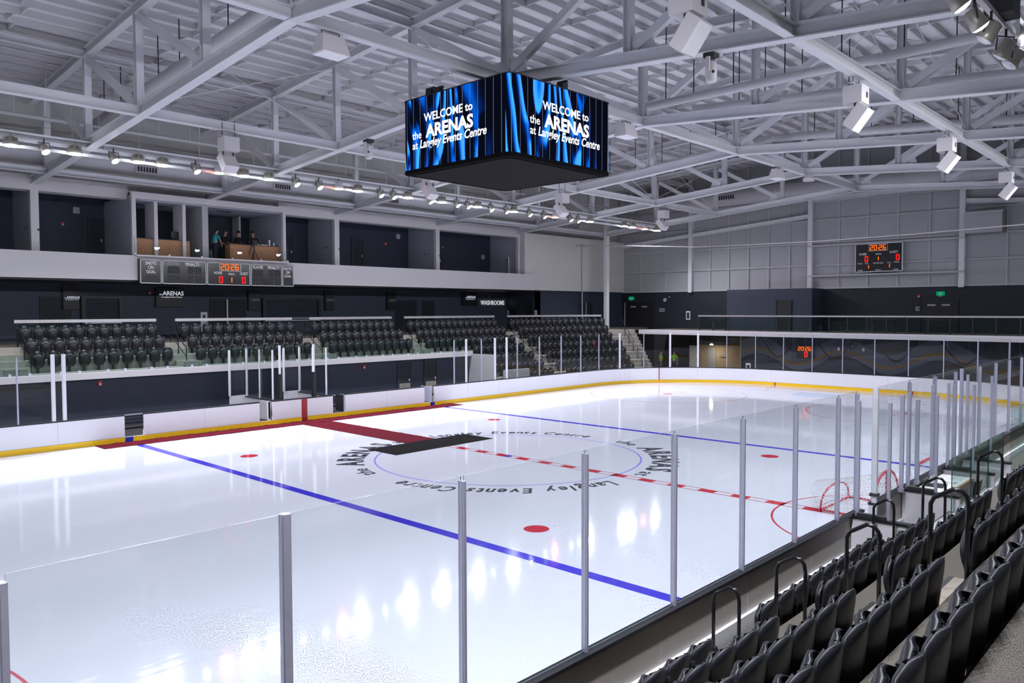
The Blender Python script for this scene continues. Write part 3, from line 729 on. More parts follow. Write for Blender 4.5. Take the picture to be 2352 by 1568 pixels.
# ================================================================ carpets, mats and goals on the ice
def carpet(name, x0, x1, y0, y1, mats, label, wav=0.012, n=60, cat='carpet'):
    mb = MB(); lx = (x1-x0) >= (y1-y0); vs = []; k = n+1
    for i in range(k):
        t = i/n; w0 = random.uniform(-wav, wav)*1.5; w1 = random.uniform(-wav, wav)*1.5; z = .010+random.uniform(0, wav)
        if lx: x = x0+(x1-x0)*t; row = [(x, y0+w0, .003), (x, y0+w0, z), (x, y1+w1, z), (x, y1+w1, .003)]
        else: y = y0+(y1-y0)*t; row = [(x1+w0, y, .003), (x1+w0, y, z), (x0+w1, y, z), (x0+w1, y, .003)]
        vs += row
    fs = []
    for i in range(n):
        b = 4*i
        for a, c in ((0, 1), (1, 2), (2, 3)): fs.append((b+a, b+4+a, b+4+c, b+c))
    fs += [(0, 1, 2, 3), (4*n+3, 4*n+2, 4*n+1, 4*n)]
    mb.add(vs, fs); o = mb.build(name, mats); tag(o, label, cat); return o
carpet('red_carpet', -9.05, 9.0, 11.88, 12.86, 'red_carpet', 'long dark red carpet laid along the far boards', .02, 120)
carpet('red_carpet', -.75, .72, 4.66, 11.86, 'red_carpet', 'red carpet running from the boards to the black mat', .01, 60)
carpet('black_mat', -2.55, 2.28, 2.98, 4.64, 'black_mat', 'black rubber mat laid over the centre circle', .004, 40, 'mat')

def net_grid(mb, P, nu, nv, r=.006):
    for i in range(nu+1): mb.tube([P(i/nu, j/8) for j in range(9)], r, 3)
    for j in range(nv+1): mb.tube([P(i/10, j/nv) for i in range(11)], r, 3)
t = thing('hockey_goal', 'hockey goal with red frame tipped face down beside the near boards', 'goal', (1.3, -11.8, 0))
gx0, gx1, gy0, gy1 = -.05, 1.85, -12.15, -10.9; gc = (gx0+gx1)/2; gw = (gx1-gx0)/2
def arch(y, h): return [(gc-gw*math.cos(PI*i/16), y, .03+h*math.sin(PI*i/16)**.72) for i in range(17)]
MB().tube(arch(gy0, 1.02), .03, 8).build('base_frame', 'goal_red', t, True)
MB().tube(arch(gy1, .52), .025, 8).build('top_frame', 'goal_red', t, True)
MB().tube([(gx0, gy0, .03), (gx0, gy1, .03), (gx1, gy1, .03), (gx1, gy0, .03)], .03, 8).build('mouth_frame', 'goal_red', t, True)
MB().tube([(gc, gy0, .05), (gc, gy0, 1.03)], .02, 6).build('center_bar', 'goal_red', t)
mb = MB()
def PN(u, v):
    a = PI*u; h = 1.02+( .52-1.02)*v
    return (gc-gw*math.cos(a)*(1+.10*math.sin(PI*v)), gy0+(gy1-gy0)*v+.5*v*v*math.sin(a), .02+h*math.sin(a)**.72)
net_grid(mb, PN, 26, 16); o = mb.build('net', 'net_white', t)
mb = MB(); net_grid(mb, lambda u, v: (gc-gw*math.cos(PI*u)*(.02+.98*v), gy0-.005, .03+1.02*v*math.sin(PI*u)**.72), 22, 9); mb.build('base_net', 'net_white', t)
t = thing('hockey_goal', 'small red training goal standing beyond the tipped goal', 'goal', (4.0, -12.2, 0))
MB().tube([(3.3, -12.2, 0), (3.3, -12.2, .88), (4.75, -12.2, .88), (4.75, -12.2, 0)], .045, 8).build('frame', 'goal_red', t)
mb = MB(); net_grid(mb, lambda u, v: (3.3+1.45*u, -12.2-.45*(1-v), .88*v), 14, 8); mb.build('net', 'net_white', t)
MB().tube([(3.3, -12.2, .03), (3.35, -12.65, .03), (4.7, -12.65, .03), (4.75, -12.2, .03)], .02, 6).build('base_bar', 'goal_red', t)
# ================================================================ video cube
def nmath(nt, op, a, b=None, c=None, clamp=False):
    n = nt.nodes.new('ShaderNodeMath'); n.operation = op; n.use_clamp = clamp
    for i, v in enumerate((a, b, c)):
        if v is None: continue
        if isinstance(v, (int, float)): n.inputs[i].default_value = v
        else: nt.links.new(v, n.inputs[i])
    return n.outputs[0]
def screen_material():
    m = D.materials.new('curtain_screen'); m.use_nodes = True; nt = m.node_tree; N = nt.nodes; L = nt.links
    for n in list(N): N.remove(n)
    uv = N.new('ShaderNodeUVMap'); sp = N.new('ShaderNodeSeparateXYZ'); L.new(uv.outputs[0], sp.inputs[0])
    u, v = sp.outputs[0], sp.outputs[1]
    no = N.new('ShaderNodeTexNoise'); no.inputs['Scale'].default_value = 0.9; no.inputs['Detail'].default_value = 1.0
    mp = N.new('ShaderNodeMapping'); mp.inputs['Scale'].default_value = (1.0, .32, 1); L.new(uv.outputs[0], mp.inputs[0]); L.new(mp.outputs[0], no.inputs['Vector'])
    lean = nmath(nt, 'MULTIPLY', nmath(nt, 'SINE', nmath(nt, 'MULTIPLY', u, 2.6)), nmath(nt, 'MULTIPLY', v, .34))
    t = nmath(nt, 'ADD', nmath(nt, 'ADD', nmath(nt, 'MULTIPLY', u, 1.75), lean), nmath(nt, 'MULTIPLY', no.outputs['Fac'], 2.2))
    fr = nmath(nt, 'FRACT', t)
    def sm(x, a, b):
        r = N.new('ShaderNodeMapRange'); r.interpolation_type = 'SMOOTHSTEP'; r.inputs['From Min'].default_value = a; r.inputs['From Max'].default_value = b; L.new(x, r.inputs[0]); return r.outputs[0]
    blade = nmath(nt, 'MULTIPLY', sm(fr, .18, .72), nmath(nt, 'SUBTRACT', 1.0, sm(fr, .78, .86)))
    n2 = N.new('ShaderNodeTexNoise'); n2.inputs['Scale'].default_value = 1.6; n2.inputs['Detail'].default_value = 0.5; mp2 = N.new('ShaderNodeMapping'); mp2.inputs['Scale'].default_value = (1.0, .55, 1); L.new(uv.outputs[0], mp2.inputs[0]); L.new(mp2.outputs[0], n2.inputs['Vector'])
    gate = sm(n2.outputs['Fac'], .30, .50)
    um = nmath(nt, 'MODULO', u, 5.0)
    fade = nmath(nt, 'SUBTRACT', 1.0, sm(nmath(nt, 'ADD', um, nmath(nt, 'MULTIPLY', v, .3)), 3.5, 4.7))
    val = nmath(nt, 'MULTIPLY', nmath(nt, 'MULTIPLY', blade, gate), fade)
    cr = N.new('ShaderNodeValToRGB'); e = cr.color_ramp.elements
    e[0].position = 0; e[0].color = (.002, .003, .008, 1); e[1].position = 1; e[1].color = (.05, .42, 1, 1)
    a = e.new(.25); a.color = (.0, .02, .16, 1); b = e.new(.6); b.color = (.0, .14, .85, 1)
    L.new(val, cr.inputs[0])
    ln = nmath(nt, 'FRACT', nmath(nt, 'DIVIDE', u, .345)); line = nmath(nt, 'LESS_THAN', ln, .06)
    mx = N.new('ShaderNodeMix'); mx.data_type = 'RGBA'; mx.inputs[7].default_value = (.16, .15, .24, 1)
    L.new(nmath(nt, 'MULTIPLY', line, .8), mx.inputs[0]); L.new(cr.outputs[0], mx.inputs[6])
    em = N.new('ShaderNodeEmission'); em.inputs[1].default_value = 1.0; L.new(mx.outputs[2], em.inputs[0])
    o = N.new('ShaderNodeOutputMaterial'); L.new(em.outputs[0], o.inputs[0]); M['curtain_screen'] = m
screen_material()
mat('cube_under', (0.020, 0.018, 0.020), 0.9, 0, .08, 4, 0, 0.1)
CUBE = thing('video_cube', 'four-sided video screen cube hung above centre ice showing blue curtains', 'video screen', (0, 0, 9.6))
A_, R_, ZL, ZH = 2.53, .26, 9.80, 12.12
def cube_path(a, r, n=8):
    P = []                                   # starts at the left end of the face that looks towards the left wall
    for cx_, cy_, a0 in ((-1, -1, 180), (1, -1, 270), (1, 1, 0), (-1, 1, 90)):
        for i in range(n+1):
            t_ = math.radians(a0+90*i/n); P.append((cx_*(a-r)+r*math.cos(t_), cy_*(a-r)+r*math.sin(t_)))
    return P[-1:]+P[:-1]
P = cube_path(A_, R_); per = [0.0]
for i in range(len(P)): per.append(per[-1]+math.dist(P[i], P[(i+1) % len(P)]))
mb = MB(); n = len(P)
mb.add([(x, y, ZL) for x, y in P]+[(x, y, ZH) for x, y in P], [(i, (i+1) % n, n+(i+1) % n, n+i) for i in range(n)])
me = mb.mesh('led_wall', 'curtain_screen'); ul = me.uv_layers.new(name='UVMap')
sc_ = 20.0/per[-1]
for p in me.polygons:
    i = p.index
    for li, (uu, vv) in zip(p.loop_indices, ((per[i], 0), (per[i+1], 0), (per[i+1], 1), (per[i], 1))): ul.data[li].uv = (uu*sc_+.35, vv*2.32)
obj('led_wall', me, CUBE)
Pb = cube_path(A_+.02, R_+.02); Pi = cube_path(A_-.25, R_)
mb = MB(); mb.add([(x, y, 9.68) for x, y in Pb]+[(x, y, ZL) for x, y in Pb], [(i, (i+1) % n, n+(i+1) % n, n+i) for i in range(n)]+[tuple(range(n-1, -1, -1))])
mb.build('lower_frame', 'matte_black', CUBE)
mb = MB(); mb.add([(x, y, 9.66) for x, y in Pi]+[(x, y, 9.68) for x, y in Pi], [(i, (i+1) % n, n+(i+1) % n, n+i) for i in range(n)]+[tuple(range(n-1, -1, -1))]); mb.build('underside_panel', 'cube_under', CUBE)
MB().lathe([(.05, 0), (.04, -.03)], (-.9, -.2, 9.66), (0, 0, 1), 10).build('underside_bolt', 'black', CUBE)
mb = MB(); mb.add([(x, y, ZH) for x, y in Pb]+[(x, y, ZH+.03) for x, y in Pb], [(i, (i+1) % n, n+(i+1) % n, n+i) for i in range(n)]+[tuple(range(n-1, -1, -1)), tuple(range(n, 2*n))]); mb.build('upper_frame', 'black', CUBE)
for x in (-1.6, 1.6):
    for y in (-1.6, 1.6): MB().tube([(x, y, ZH), (math.copysign(.1, x), y*.9, 12.62)], .03, 6).build('hanger', 'charcoal', CUBE)
for c in ((-1.9, 1.35, 12.3), (-1.9, 1.75, 12.35), (.6, -1.95, 12.35)):
    h_ = MB(); h_.box(c[0]-.13, c[0]+.13, c[1]-.13, c[1]+.13, c[2]-.16, c[2]+.18); h_.box(c[0]-.05, c[0]+.05, c[1]-.2, c[1]+.2, c[2]+.18, c[2]+.26); h_.build('chain_hoist', 'black', CUBE)
for org, rt, sh in (((-A_-.006, 0), (0, -1, 0), -.22), ((0, -A_-.006), (1, 0, 0), .10), ((A_+.006, 0), (0, 1, 0), .1), ((0, A_+.006), (-1, 0, 0), .1)):
    r_ = Vector(rt); c0 = Vector((org[0], org[1], 0))
    def T(body, size, c, z, bold, shear, al, spx=1.0):
        p = c0+r_*(c+sh); text_on('screen_lettering', body, size, (p.x, p.y, z), rt, (0, 0, 1), 'screen_text', CUBE, bold, shear, al, .001, spx)
    T('WELCOME to', .37, .0, 11.30, .02, 0, 'CENTER', 1.04)
    T('the', .36, -1.76, 10.79, .01, 0, 'LEFT'); T('ARENAS', .56, .06, 10.78, .036, 0, 'CENTER', 1.08)
    T('at', .36, -1.76, 10.46, .012, 0, 'LEFT'); T('Langley Events Centre', .385, .18, 10.46, .02, .22, 'CENTER', .90)

# ================================================================ scoreboards
def clock(mb, o, rt, w, h, t, s='20:26', gap=.32):
    o = Vector(o); r_ = Vector(rt); x = 0
    for ch in s:
        if ch == ':':
            for z in (.3, .68): mb.obox(o+r_*(x+w*.02)+Vector((0, 0, h*z)), r_, r_.cross(Vector((0, 0, 1))), (0, 0, 1), t*.8, .01, t*.8)
            x += w*.42; continue
        digit(mb, ch, o+r_*x, rt, (0, 0, 1), w, h, t); x += w*(1+gap)
SB = thing('scoreboard', 'wide black scoreboard on the balcony front below the press box', 'scoreboard', (0, 21.3, 6.4))
sx0, sx1, sz0, sz1, sy = -4.02, 4.55, 6.43, 7.66, 21.24
MB().box(sx0, sx1, sy, 21.45, sz0, sz1).build('cabinet', 'black', SB)
mb = MB(); mb.box(sx0-.1, sx1-.25, 21.30, 21.5, sz1+.12, sz1+.2); mb.build('top_ledge', 'fascia', SB)
pan = [(-3.98, -2.95), (-2.9, -.62), (-.57, 1.85), (1.9, 3.78), (3.83, 4.52)]
for a, b in pan:
    p_ = MB().box(a+.03, b-.03, sy-.012, sy, sz0+.05, sz1-.05).build('face_panel', 'black_gloss', SB)
    fr = MB(); fr.box(a, b, sy-.02, sy, sz1-.05, sz1-.025); fr.box(a, b, sy-.02, sy, sz0+.02, sz0+.05); fr.box(a, a+.03, sy-.02, sy, sz0+.02, sz1-.025); fr.box(b-.03, b, sy-.02, sy, sz0+.02, sz1-.025)
    fr.build('panel_border', 'print_white', SB)
yT = sy-.014
def ST(body, size, x, z, mats='print_white', bold=.012, sxx=.82): text_on('board_lettering', body, size, (x, yT, z), (1, 0, 0), (0, 0, 1), mats, SB, bold, 0, 'CENTER', .001, sxx)
for xm in (-3.46, 4.17):
    for body, z in (('SHOTS', 7.38), ('ON', 7.17), ('GOAL', 6.96)): ST(body, .22, xm, z, 'print_white', .012, .78)
    MB().box(xm-.26, xm+.26, yT-.002, yT+.004, 6.5, 6.83).build('digit_window', 'charcoal', SB)
for xm in (-2.33, 2.33): ST('PLAYER', .22, xm, 7.40, 'print_grey' if xm < 0 else 'print_white')
for xm in (-1.35, 3.28): ST('PENALTY', .22, xm, 7.40)
for xm in (-2.33, -1.3, 2.33, 3.28):
    for z in (6.98, 6.52): MB().box(xm-.3, xm+.3 if xm in (-2.33, 2.33) else xm+.42, yT-.002, yT+.004, z, z+.36).build('digit_window', 'charcoal', SB)
mb = MB()
for xm in (-1.28, 3.3):
    for z in (7.06, 7.22, 6.6, 6.76): mb.box(xm-.02, xm+.02, yT-.006, yT-.002, z-.02, z+.02)
mb.build('colon_dots', 'print_grey', SB)
ST('HOME', .20, .02, 7.02); ST('GUEST', .20, 1.5, 7.02); ST('PERIOD', .13, .78, 7.0)
fr = MB(); X0_, X1_ = .10, 1.32
fr.box(X0_, X1_, sy-.02, sy-.01, 7.62, 7.64); fr.box(X0_, X1_, sy-.02, sy-.01, 7.2, 7.22); fr.box(X0_, X0_+.02, sy-.02, sy-.01, 7.2, 7.64); fr.box(X1_-.02, X1_, sy-.02, sy-.01, 7.2, 7.64); fr.build('clock_border', 'print_white', SB)
mb = MB(); clock(mb, (.20, yT, 7.28), (1, 0, 0), .155, .28, .04, '20:26', .62); mb.build('clock_digits', 'digit_orange', SB)
mb = MB(); digit(mb, '0', (.1, yT, 6.58), (1, 0, 0), (0, 0, 1), .16, .30, .055); digit(mb, '0', (1.40, yT, 6.58), (1, 0, 0), (0, 0, 1), .16, .30, .055); mb.build('score_digits', 'digit_red', SB)
mb = MB(); digit(mb, '1', (.65, yT, 6.62), (1, 0, 0), (0, 0, 1), .14, .22, .05); mb.build('period_digit', 'digit_orange', SB)
# end-wall scoreboard
SE = thing('scoreboard', 'black scoreboard mounted high on the grey end wall', 'scoreboard', (37.6, .1, 7.7))
MB().box(37.5, 37.66, -1.43, 1.62, 7.72, 9.62).build('cabinet', 'black', SE)
fr = MB(); fr.box(37.48, 37.66, -1.47, 1.66, 9.62, 9.66); fr.box(37.48, 37.66, -1.47, 1.66, 7.68, 7.72); fr.box(37.48, 37.66, 1.62, 1.66, 7.68, 9.66); fr.box(37.48, 37.66, -1.47, -1.43, 7.68, 9.66); fr.build('border', 'print_white', SE)
xT = 37.494
def SE_T(body, size, y, z, mats='print_white'): text_on('board_lettering', body, size, (xT, y, z), (0, -1, 0), (0, 0, 1), mats, SE, .012, 0, 'CENTER', .001, .85)
SE_T('HOME', .22, 1.15, 8.86); SE_T('GUEST', .22, -.9, 8.93); SE_T('PERIOD', .13, .1, 8.86); SE_T('FOULS', .13, 1.32, 8.24); SE_T('T.O.L.', .13, .86, 8.24); SE_T('PLAYER FOUL', .13, .1, 8.24); SE_T('T.O.L.', .13, -.62, 8.24); SE_T('FOULS', .13, -1.1, 8.26)
SE_T('SCORE', .12, 1.3, 7.76); SE_T('MATCH', .12, .1, 7.76); SE_T('SCORE', .12, -1.05, 7.76)
fr = MB(); fr.box(37.485, 37.5, -.5, .74, 9.58, 9.6); fr.box(37.485, 37.5, -.5, .74, 9.12, 9.14); fr.box(37.485, 37.5, .72, .74, 9.12, 9.6); fr.box(37.485, 37.5, -.5, -.48, 9.12, 9.6); fr.build('clock_border', 'print_white', SE)
mb = MB(); clock(mb, (xT, .65, 9.2), (0, -1, 0), .16, .31, .042, '20:26', .62); mb.build('clock_digits', 'digit_orange', SE)
mb = MB(); digit(mb, '0', (xT, .98, 8.42), (0, -1, 0), (0, 0, 1), .17, .34, .06); digit(mb, '0', (xT, -1.08, 8.46), (0, -1, 0), (0, 0, 1), .17, .34, .06); mb.build('score_digits', 'digit_red', SE)
mb = MB()
for y, z in ((.22, 8.5), (.86, 7.93), (-.52, 7.96)): digit(mb, '1', (xT, y, z), (0, -1, 0), (0, 0, 1), .12, .2, .045)
mb.build('foul_digits', 'digit_orange', SE)
# small clock behind the end glass
t = thing('goal_clock', 'small black clock showing red digits on the mural wall', 'clock', (33.9, 3.7, 1.7))
MB().box(33.86, 33.95, 3.05, 4.25, 1.72, 2.55).build('cabinet', 'black', t)
mb = MB(); clock(mb, (33.85, 4.15, 2.22), (0, -1, 0), .14, .24, .036, '20:26', .62); mb.build('clock_digits', 'digit_orange', t)
mb = MB(); digit(mb, '0', (33.85, 3.68, 1.78), (0, -1, 0), (0, 0, 1), .16, .34, .06); mb.build('score_digits', 'digit_red', t)

# ================================================================ lamps on the lighting lines
def area(name, loc, size, power, col, rot, parent, spread=PI):
    l = D.lights.new(name, 'AREA'); l.shape = 'DISK'; l.size = size; l.energy = power; l.color = col; l.spread = spread
    o = D.objects.new(name, l); COL.objects.link(o); o.parent = parent; o.location = loc; o.rotation_euler = rot; return o
def highbay_proto():
    t = thing('highbay_lamp', 'bright round white high-bay lamp', 'lamp', (0, 0, 0), 0, 'high-bay lamps')
    local('housing', MB().lathe([(.05, .34), (.10, .33), (.12, .22), (.25, .13), (.27, .02), (.25, .0)], (0, 0, 0), (0, 0, 1), 18).mesh('housing', 'lamp_body', True), t)
    h = local('lens', MB().lathe([(.24, -.035), (.245, 0)], (0, 0, 0), (0, 0, 1), 18).mesh('lens', 'led_white'), t)
    local('hook', MB().tube([(0, 0, .34), (0, 0, .5)], .02, 6).mesh('hook', 'lamp_body'), t)
    f = MB()
    for k in range(10):
        a = 2*PI*k/10; f.obox((math.cos(a)*.17, math.sin(a)*.17, .22), (math.cos(a), math.sin(a), 0), (-math.sin(a), math.cos(a), 0), (0, 0, 1), .12, .012, .14)
    local('cooling_fins', f.mesh('cooling_fins', 'lamp_body'), t)
    return t
def spot_proto(lens):
    t = thing('stage_spot', 'tilted white stage spot', 'lamp', (0, 0, 0), 0, 'stage spots')
    ax = Vector((.25, -.55, -.8)).normalized()
    local('can', MB().lathe([(.06, -.24), (.13, -.20), (.15, 0), (.17, .12), (.155, .13)], (0, 0, 0), ax, 14).mesh('can', 'lamp_body', True), t)
    local('lens', MB().lathe([(.15, .131), (.10, .165), (.02, .18)], (0, 0, 0), ax, 14).mesh('lens', lens), t)
    local('yoke', MB().tube([(-.19, 0, 0), (-.19, .04, .26), (.19, .04, .26), (.19, 0, 0)], .015, 6).mesh('yoke', 'charcoal'), t)
    local('clamp', MB().tube([(0, .04, .26), (0, .04, .42)], .025, 6).mesh('clamp', 'charcoal'), t)
    return t
HB = highbay_proto(); SP = spot_proto('led_spot'); SPC = None
def color_proto():
    t = thing('color_wash_lamp', 'round lamp', 'lamp', (0, 0, 0), 0, 'colour wash lamps')
    local('housing', MB().lathe([(.06, .36), (.16, .34), (.18, .16), (.23, .1), (.24, 0)], (0, 0, 0), (0, 0, 1), 16).mesh('housing', 'speaker_white', True), t)
    for k, mm in enumerate(('led_green', 'led_violet', 'led_orange', 'led_red', 'led_spot', 'led_red')):
        a = 2*PI*k/6+.4; r = .14 if k != 4 else 0.0
        local('led_cell', MB().lathe([(.075, -.05), (.08, 0)], (math.cos(a)*r, math.sin(a)*r, 0), (0, 0, 1), 8).mesh('led_cell', mm), t)
    local('hook', MB().tube([(0, 0, .36), (0, 0, .5)], .02, 6).mesh('hook', 'charcoal'), t)
    return t
CP = color_proto()
LAMPS = [(-11.02, 'H'), (-9.92, 'S'), (-8.86, 'H'), (-7.42, 'S'), (-6.47, 'H'), (-5.49, 'H'), (-4.05, 'S'), (-3.01, 'C'), (-1.83, 'H'), (-.57, 'H'), (.85, 'S'), (2.13, 'S'), (3.27, 'C'), (4.43, 'H'), (5.87, 'S'), (6.74, 'S'), (7.72, 'H'),
         (9.31, 'S'), (10.18, 'H'), (11.36, 'S'), (12.22, 'S'), (13.01, 'H'), (14.14, 'S'), (15.48, 'S'), (16.15, 'H'), (17.61, 'S'), (19.04, 'S'), (20.14, 'C'), (21.74, 'S'), (22.59, 'S'), (23.9, 'H'), (27.97, 'H'), (29.08, 'H'), (30.7, 'C'), (32.38, 'H')]
protos = {'H': HB, 'S': SP, 'C': CP}; used = {'H': False, 'S': False, 'C': False}
cnt = {'H': 0, 'S': 0, 'C': 0}
kindname = {'H': 'round white high-bay lamp', 'S': 'tilted stage spot lamp', 'C': 'multicoloured wash lamp'}
def lamp(x, y, z, k, label):
    if not used[k]:
        o = protos[k]; used[k] = True; o.location = (x, y, z); o['label'] = label
    else: o = copy_thing(protos[k], (x, y, z), None, label)
    return o
LC = (.90, .91, 1.0); WASH_POWER = 45.0
for x, k in LAMPS:
    cnt[k] += 1
    o = lamp(x, 14.8, 11.2, k, 'lit %s, %s from the left on the far lighting rail' % (kindname[k], ORD[cnt[k]-1]))
    if k == 'H': area('lamp_light', (0, 0, -.045), .46, LAMP_POWER*(1.5 if o.location.y < 0 else .62), LC, (.78 if o.location.y < 0 else -.30, 0, 0), o, 2.6)
    elif k == 'C': area('wash_light', (0, 0, -.07), .4, WASH_POWER, (1.0, .25, .75), (-.75, 0, 0), o, 1.9)
    elif k == 'S':
        a_ = area('spot_light', (.047, -.103, -.15), .26, SPOT_POWER, LC, Vector((-.25, .55, .8)).to_track_quat('Z', 'Y').to_euler(), o, 1.6)
NEARL = [(-21.5, 'H'), (-18.5, 'H'), (-15.5, 'H'), (-12.5, 'H'), (-9.5, 'H'), (-6.2, 'S'), (-4.66, 'S'), (-3.39, 'S'), (-2.49, 'S'), (-1.2, 'S'), (-.38, 'S'), (1.5, 'H'), (5, 'H'), (8.5, 'H'), (12, 'H'), (16, 'H'), (20.5, 'H'), (25, 'H')]
for i, x in enumerate((-13.6, -16.4, -19.2, -22.0)):
    o = lamp(x, 14.8, 11.2, 'H', 'lit round white high-bay lamp outside the view to the left, %s' % ORD[i]); area('lamp_light', (0, 0, -.045), .46, LAMP_POWER*(1.5 if o.location.y < 0 else .62), LC, (.78 if o.location.y < 0 else -.30, 0, 0), o, 2.6)
LENS_OFF = MB().lathe([(.15, .131), (.10, .165), (.02, .18)], (0, 0, 0), Vector((.25, -.55, -.8)).normalized(), 14).mesh('lens', 'alu_white')
c2 = {'H': 0, 'S': 0}
for x, k in NEARL:
    c2[k] += 1
    o = lamp(x, -14.9, 10.25 if -7 < x < 0 else 11.2, k, '%s, %s along the near lighting rail' % (kindname[k], ORD[c2[k]-1]))
    if k == 'S' and c2[k] in (1, 4, 5, 6):
        for ch in o.children:
            if ch.name.startswith('lens'): ch.data = LENS_OFF
    if k == 'S': o.rotation_euler = (0, 0, (2.7, .15, .3, 2.9, 2.5, 3.2)[c2[k]-1])
    if k == 'H': area('lamp_light', (0, 0, -.045), .46, LAMP_POWER*(1.5 if o.location.y < 0 else .62), LC, (.78 if o.location.y < 0 else -.30, 0, 0), o, 2.6)
for y, x0, x1, lab in ((14.8, -22, 33.4, 'far'), (-14.9, -22, 30, 'near')):
    t = thing('lighting_rail', 'pair of long white rails carrying the %s row of lamps' % lab, 'rail', ((x0+x1)/2, y, 11.5))
    MB().box(x0, x1, y+.06, y+.14, 11.40, 11.52).build('rail', 'steel_paint', t)
    MB().box(x0, x1, y+.22, y+.32, 11.18, 11.30).build('rail', 'steel_paint', t)
    MB().box(x0, x1, y-.05, y+.05, 11.68, 11.74).build('rail', 'steel_paint', t)
    for i in range(int((x1-x0)/4.1)):
        x = x0+2+i*4.1; MB().tube([(x, y+.1, 11.4), (x, y+.2, 11.9)], .015, 5).build('hanger', 'steel_paint', t)
t = thing('lighting_drop_frame', 'white drop frame carrying the spots at the upper right', 'frame', (-2.5, -14.9, 10.8))
MB().box(-6.6, .1, -14.95, -14.85, 10.66, 10.76).build('bar', 'speaker_white', t)
for x in (-6, -3.9, -1.9, 0): MB().box(x-.04, x+.04, -14.93, -14.87, 10.7, 11.45).build('upright', 'speaker_white', t)
MB().box(-2.0, -1.4, -15.2, -14.7, 10.75, 11.1).build('control_box', 'charcoal', t)

# ================================================================ loudspeakers and moving heads
def speaker_pair(x, y, label, ang):
    t = thing('loudspeaker', label, 'loudspeaker', (x, y, 11.4), 0, 'hung loudspeakers')
    a = math.radians(ang); fx, fy = math.cos(a), math.sin(a); F = Vector((fx, fy, 0)); S = Vector((-fy, fx, 0)); U = Vector((0, 0, 1))
    c = Vector((x, y, 11.42)); MB().obox(c, F, S, U, .55, .62, .52).build('upper_cabinet', 'speaker_white', t)
    MB().obox(c+F*.28+S*.12, F, S, U, .012, .12, .16).build('label_plate', 'charcoal', t)
    tilt = math.radians(38); F2 = F*math.cos(tilt)-U*math.sin(tilt); U2 = U*math.cos(tilt)+F*math.sin(tilt)
    c2_ = c-U*.66+F*.08; MB().obox(c2_, F2, S, U2, .36, .56, .74).build('lower_cabinet', 'speaker_white', t)
    MB().obox(c2_+F2*.185, F2, S, U2, .012, .50, .68).build('grille', 'print_white', t)
    MB().obox(c-U*.3+F*.05+S*.2, F, S, U, .05, .03, .2).build('bracket', 'charcoal', t); MB().obox(c-U*.3+F*.05-S*.2, F, S, U, .05, .03, .2).build('bracket', 'charcoal', t)
    MB().obox(c+U*.30, F, S, U, .1, .9, .05).build('hanging_bar', 'alu', t)
    for e in (-.25, .25): MB().tube([c+U*.3+S*e, c+U*.95+S*e], .012, 5).build('cable', 'charcoal', t)
spl = ['left of the video cube', 'below the left edge of the video cube', 'under the right of the video cube', 'furthest along the far side']
for x, l in zip((-5.0, 5.15, 15.0, 25.6), spl): speaker_pair(x, 9.95, 'white two-box loudspeaker on the far roof beam, %s' % l, 90)
spn = ['at the top right of the video cube', 'second from the video cube', 'third from the video cube', 'furthest at the right edge']
for x, l in zip((-5.0, 4.6, 14.3, 24.7), spn): speaker_pair(x, -9.95, 'white two-box loudspeaker on the near roof beam, %s' % l, -90)
for x, l in ((-7.05, 'upper left of the video cube'), (7.05, 'right of the video cube'), (21.1, 'far down the ridge')):
    t = thing('loudspeaker', 'white wedge loudspeaker under the ridge beam, %s' % l, 'loudspeaker', (x, 0, 12.3), 0, 'ridge loudspeakers')
    mb = MB(); mb.add([(x-.45, -.3, 12.1), (x+.45, -.3, 12.1), (x+.45, .3, 12.1), (x-.45, .3, 12.1), (x-.36, -.16, 12.6), (x+.36, -.16, 12.6), (x+.36, .16, 12.6), (x-.36, .16, 12.6)], [(3, 2, 1, 0), (4, 5, 6, 7), (0, 1, 5, 4), (1, 2, 6, 5), (2, 3, 7, 6), (3, 0, 4, 7)])
    mb.build('cabinet', 'speaker_white', t); MB().box(x-.40, x+.40, -.26, .26, 12.08, 12.1).build('grille', 'print_white', t)
    for e in (-.28, .28): MB().tube([(x+e, 0, 12.6), (x+e, 0, 12.95)], .014, 5).build('hook', 'charcoal', t)
t = thing('loudspeaker', 'small white speaker under the beam joint near the end wall', 'loudspeaker', (24.7, 0, 12.4), 0, 'ridge loudspeakers'); MB().lathe([(.32, 0), (.34, .12), (.22, .33)], (24.69, -.25, 12.38), (0, 0, 1), 12).build('cabinet', 'speaker_white', t)
for y, l in ((7.85, 'far'), (-7.72, 'near')):
    t = thing('moving_head', 'white moving-head stage light under the truss on the %s side' % l, 'stage light', (0, y, 11.6), 0, 'moving heads')
    MB().box(-.16, .16, y-.16, y+.16, 11.96, 12.08).build('base', 'charcoal', t)
    for e in (-1, 1): MB().box(e*.17-.03, e*.17+.03, y-.05, y+.05, 11.58, 11.96).build('yoke', 'speaker_white', t)
    MB().lathe([(.07, -.34), (.15, -.30), (.16, .05), (.12, .22), (.06, .26)], (0, y, 11.62), (0, 0, 1), 14).build('head', 'speaker_white', t, True)
    MB().lathe([(.045, 0), (.04, .01)], (-.1, y-.12, 11.55), (-.6, -.8, 0), 8).build('lens', 'black', t)
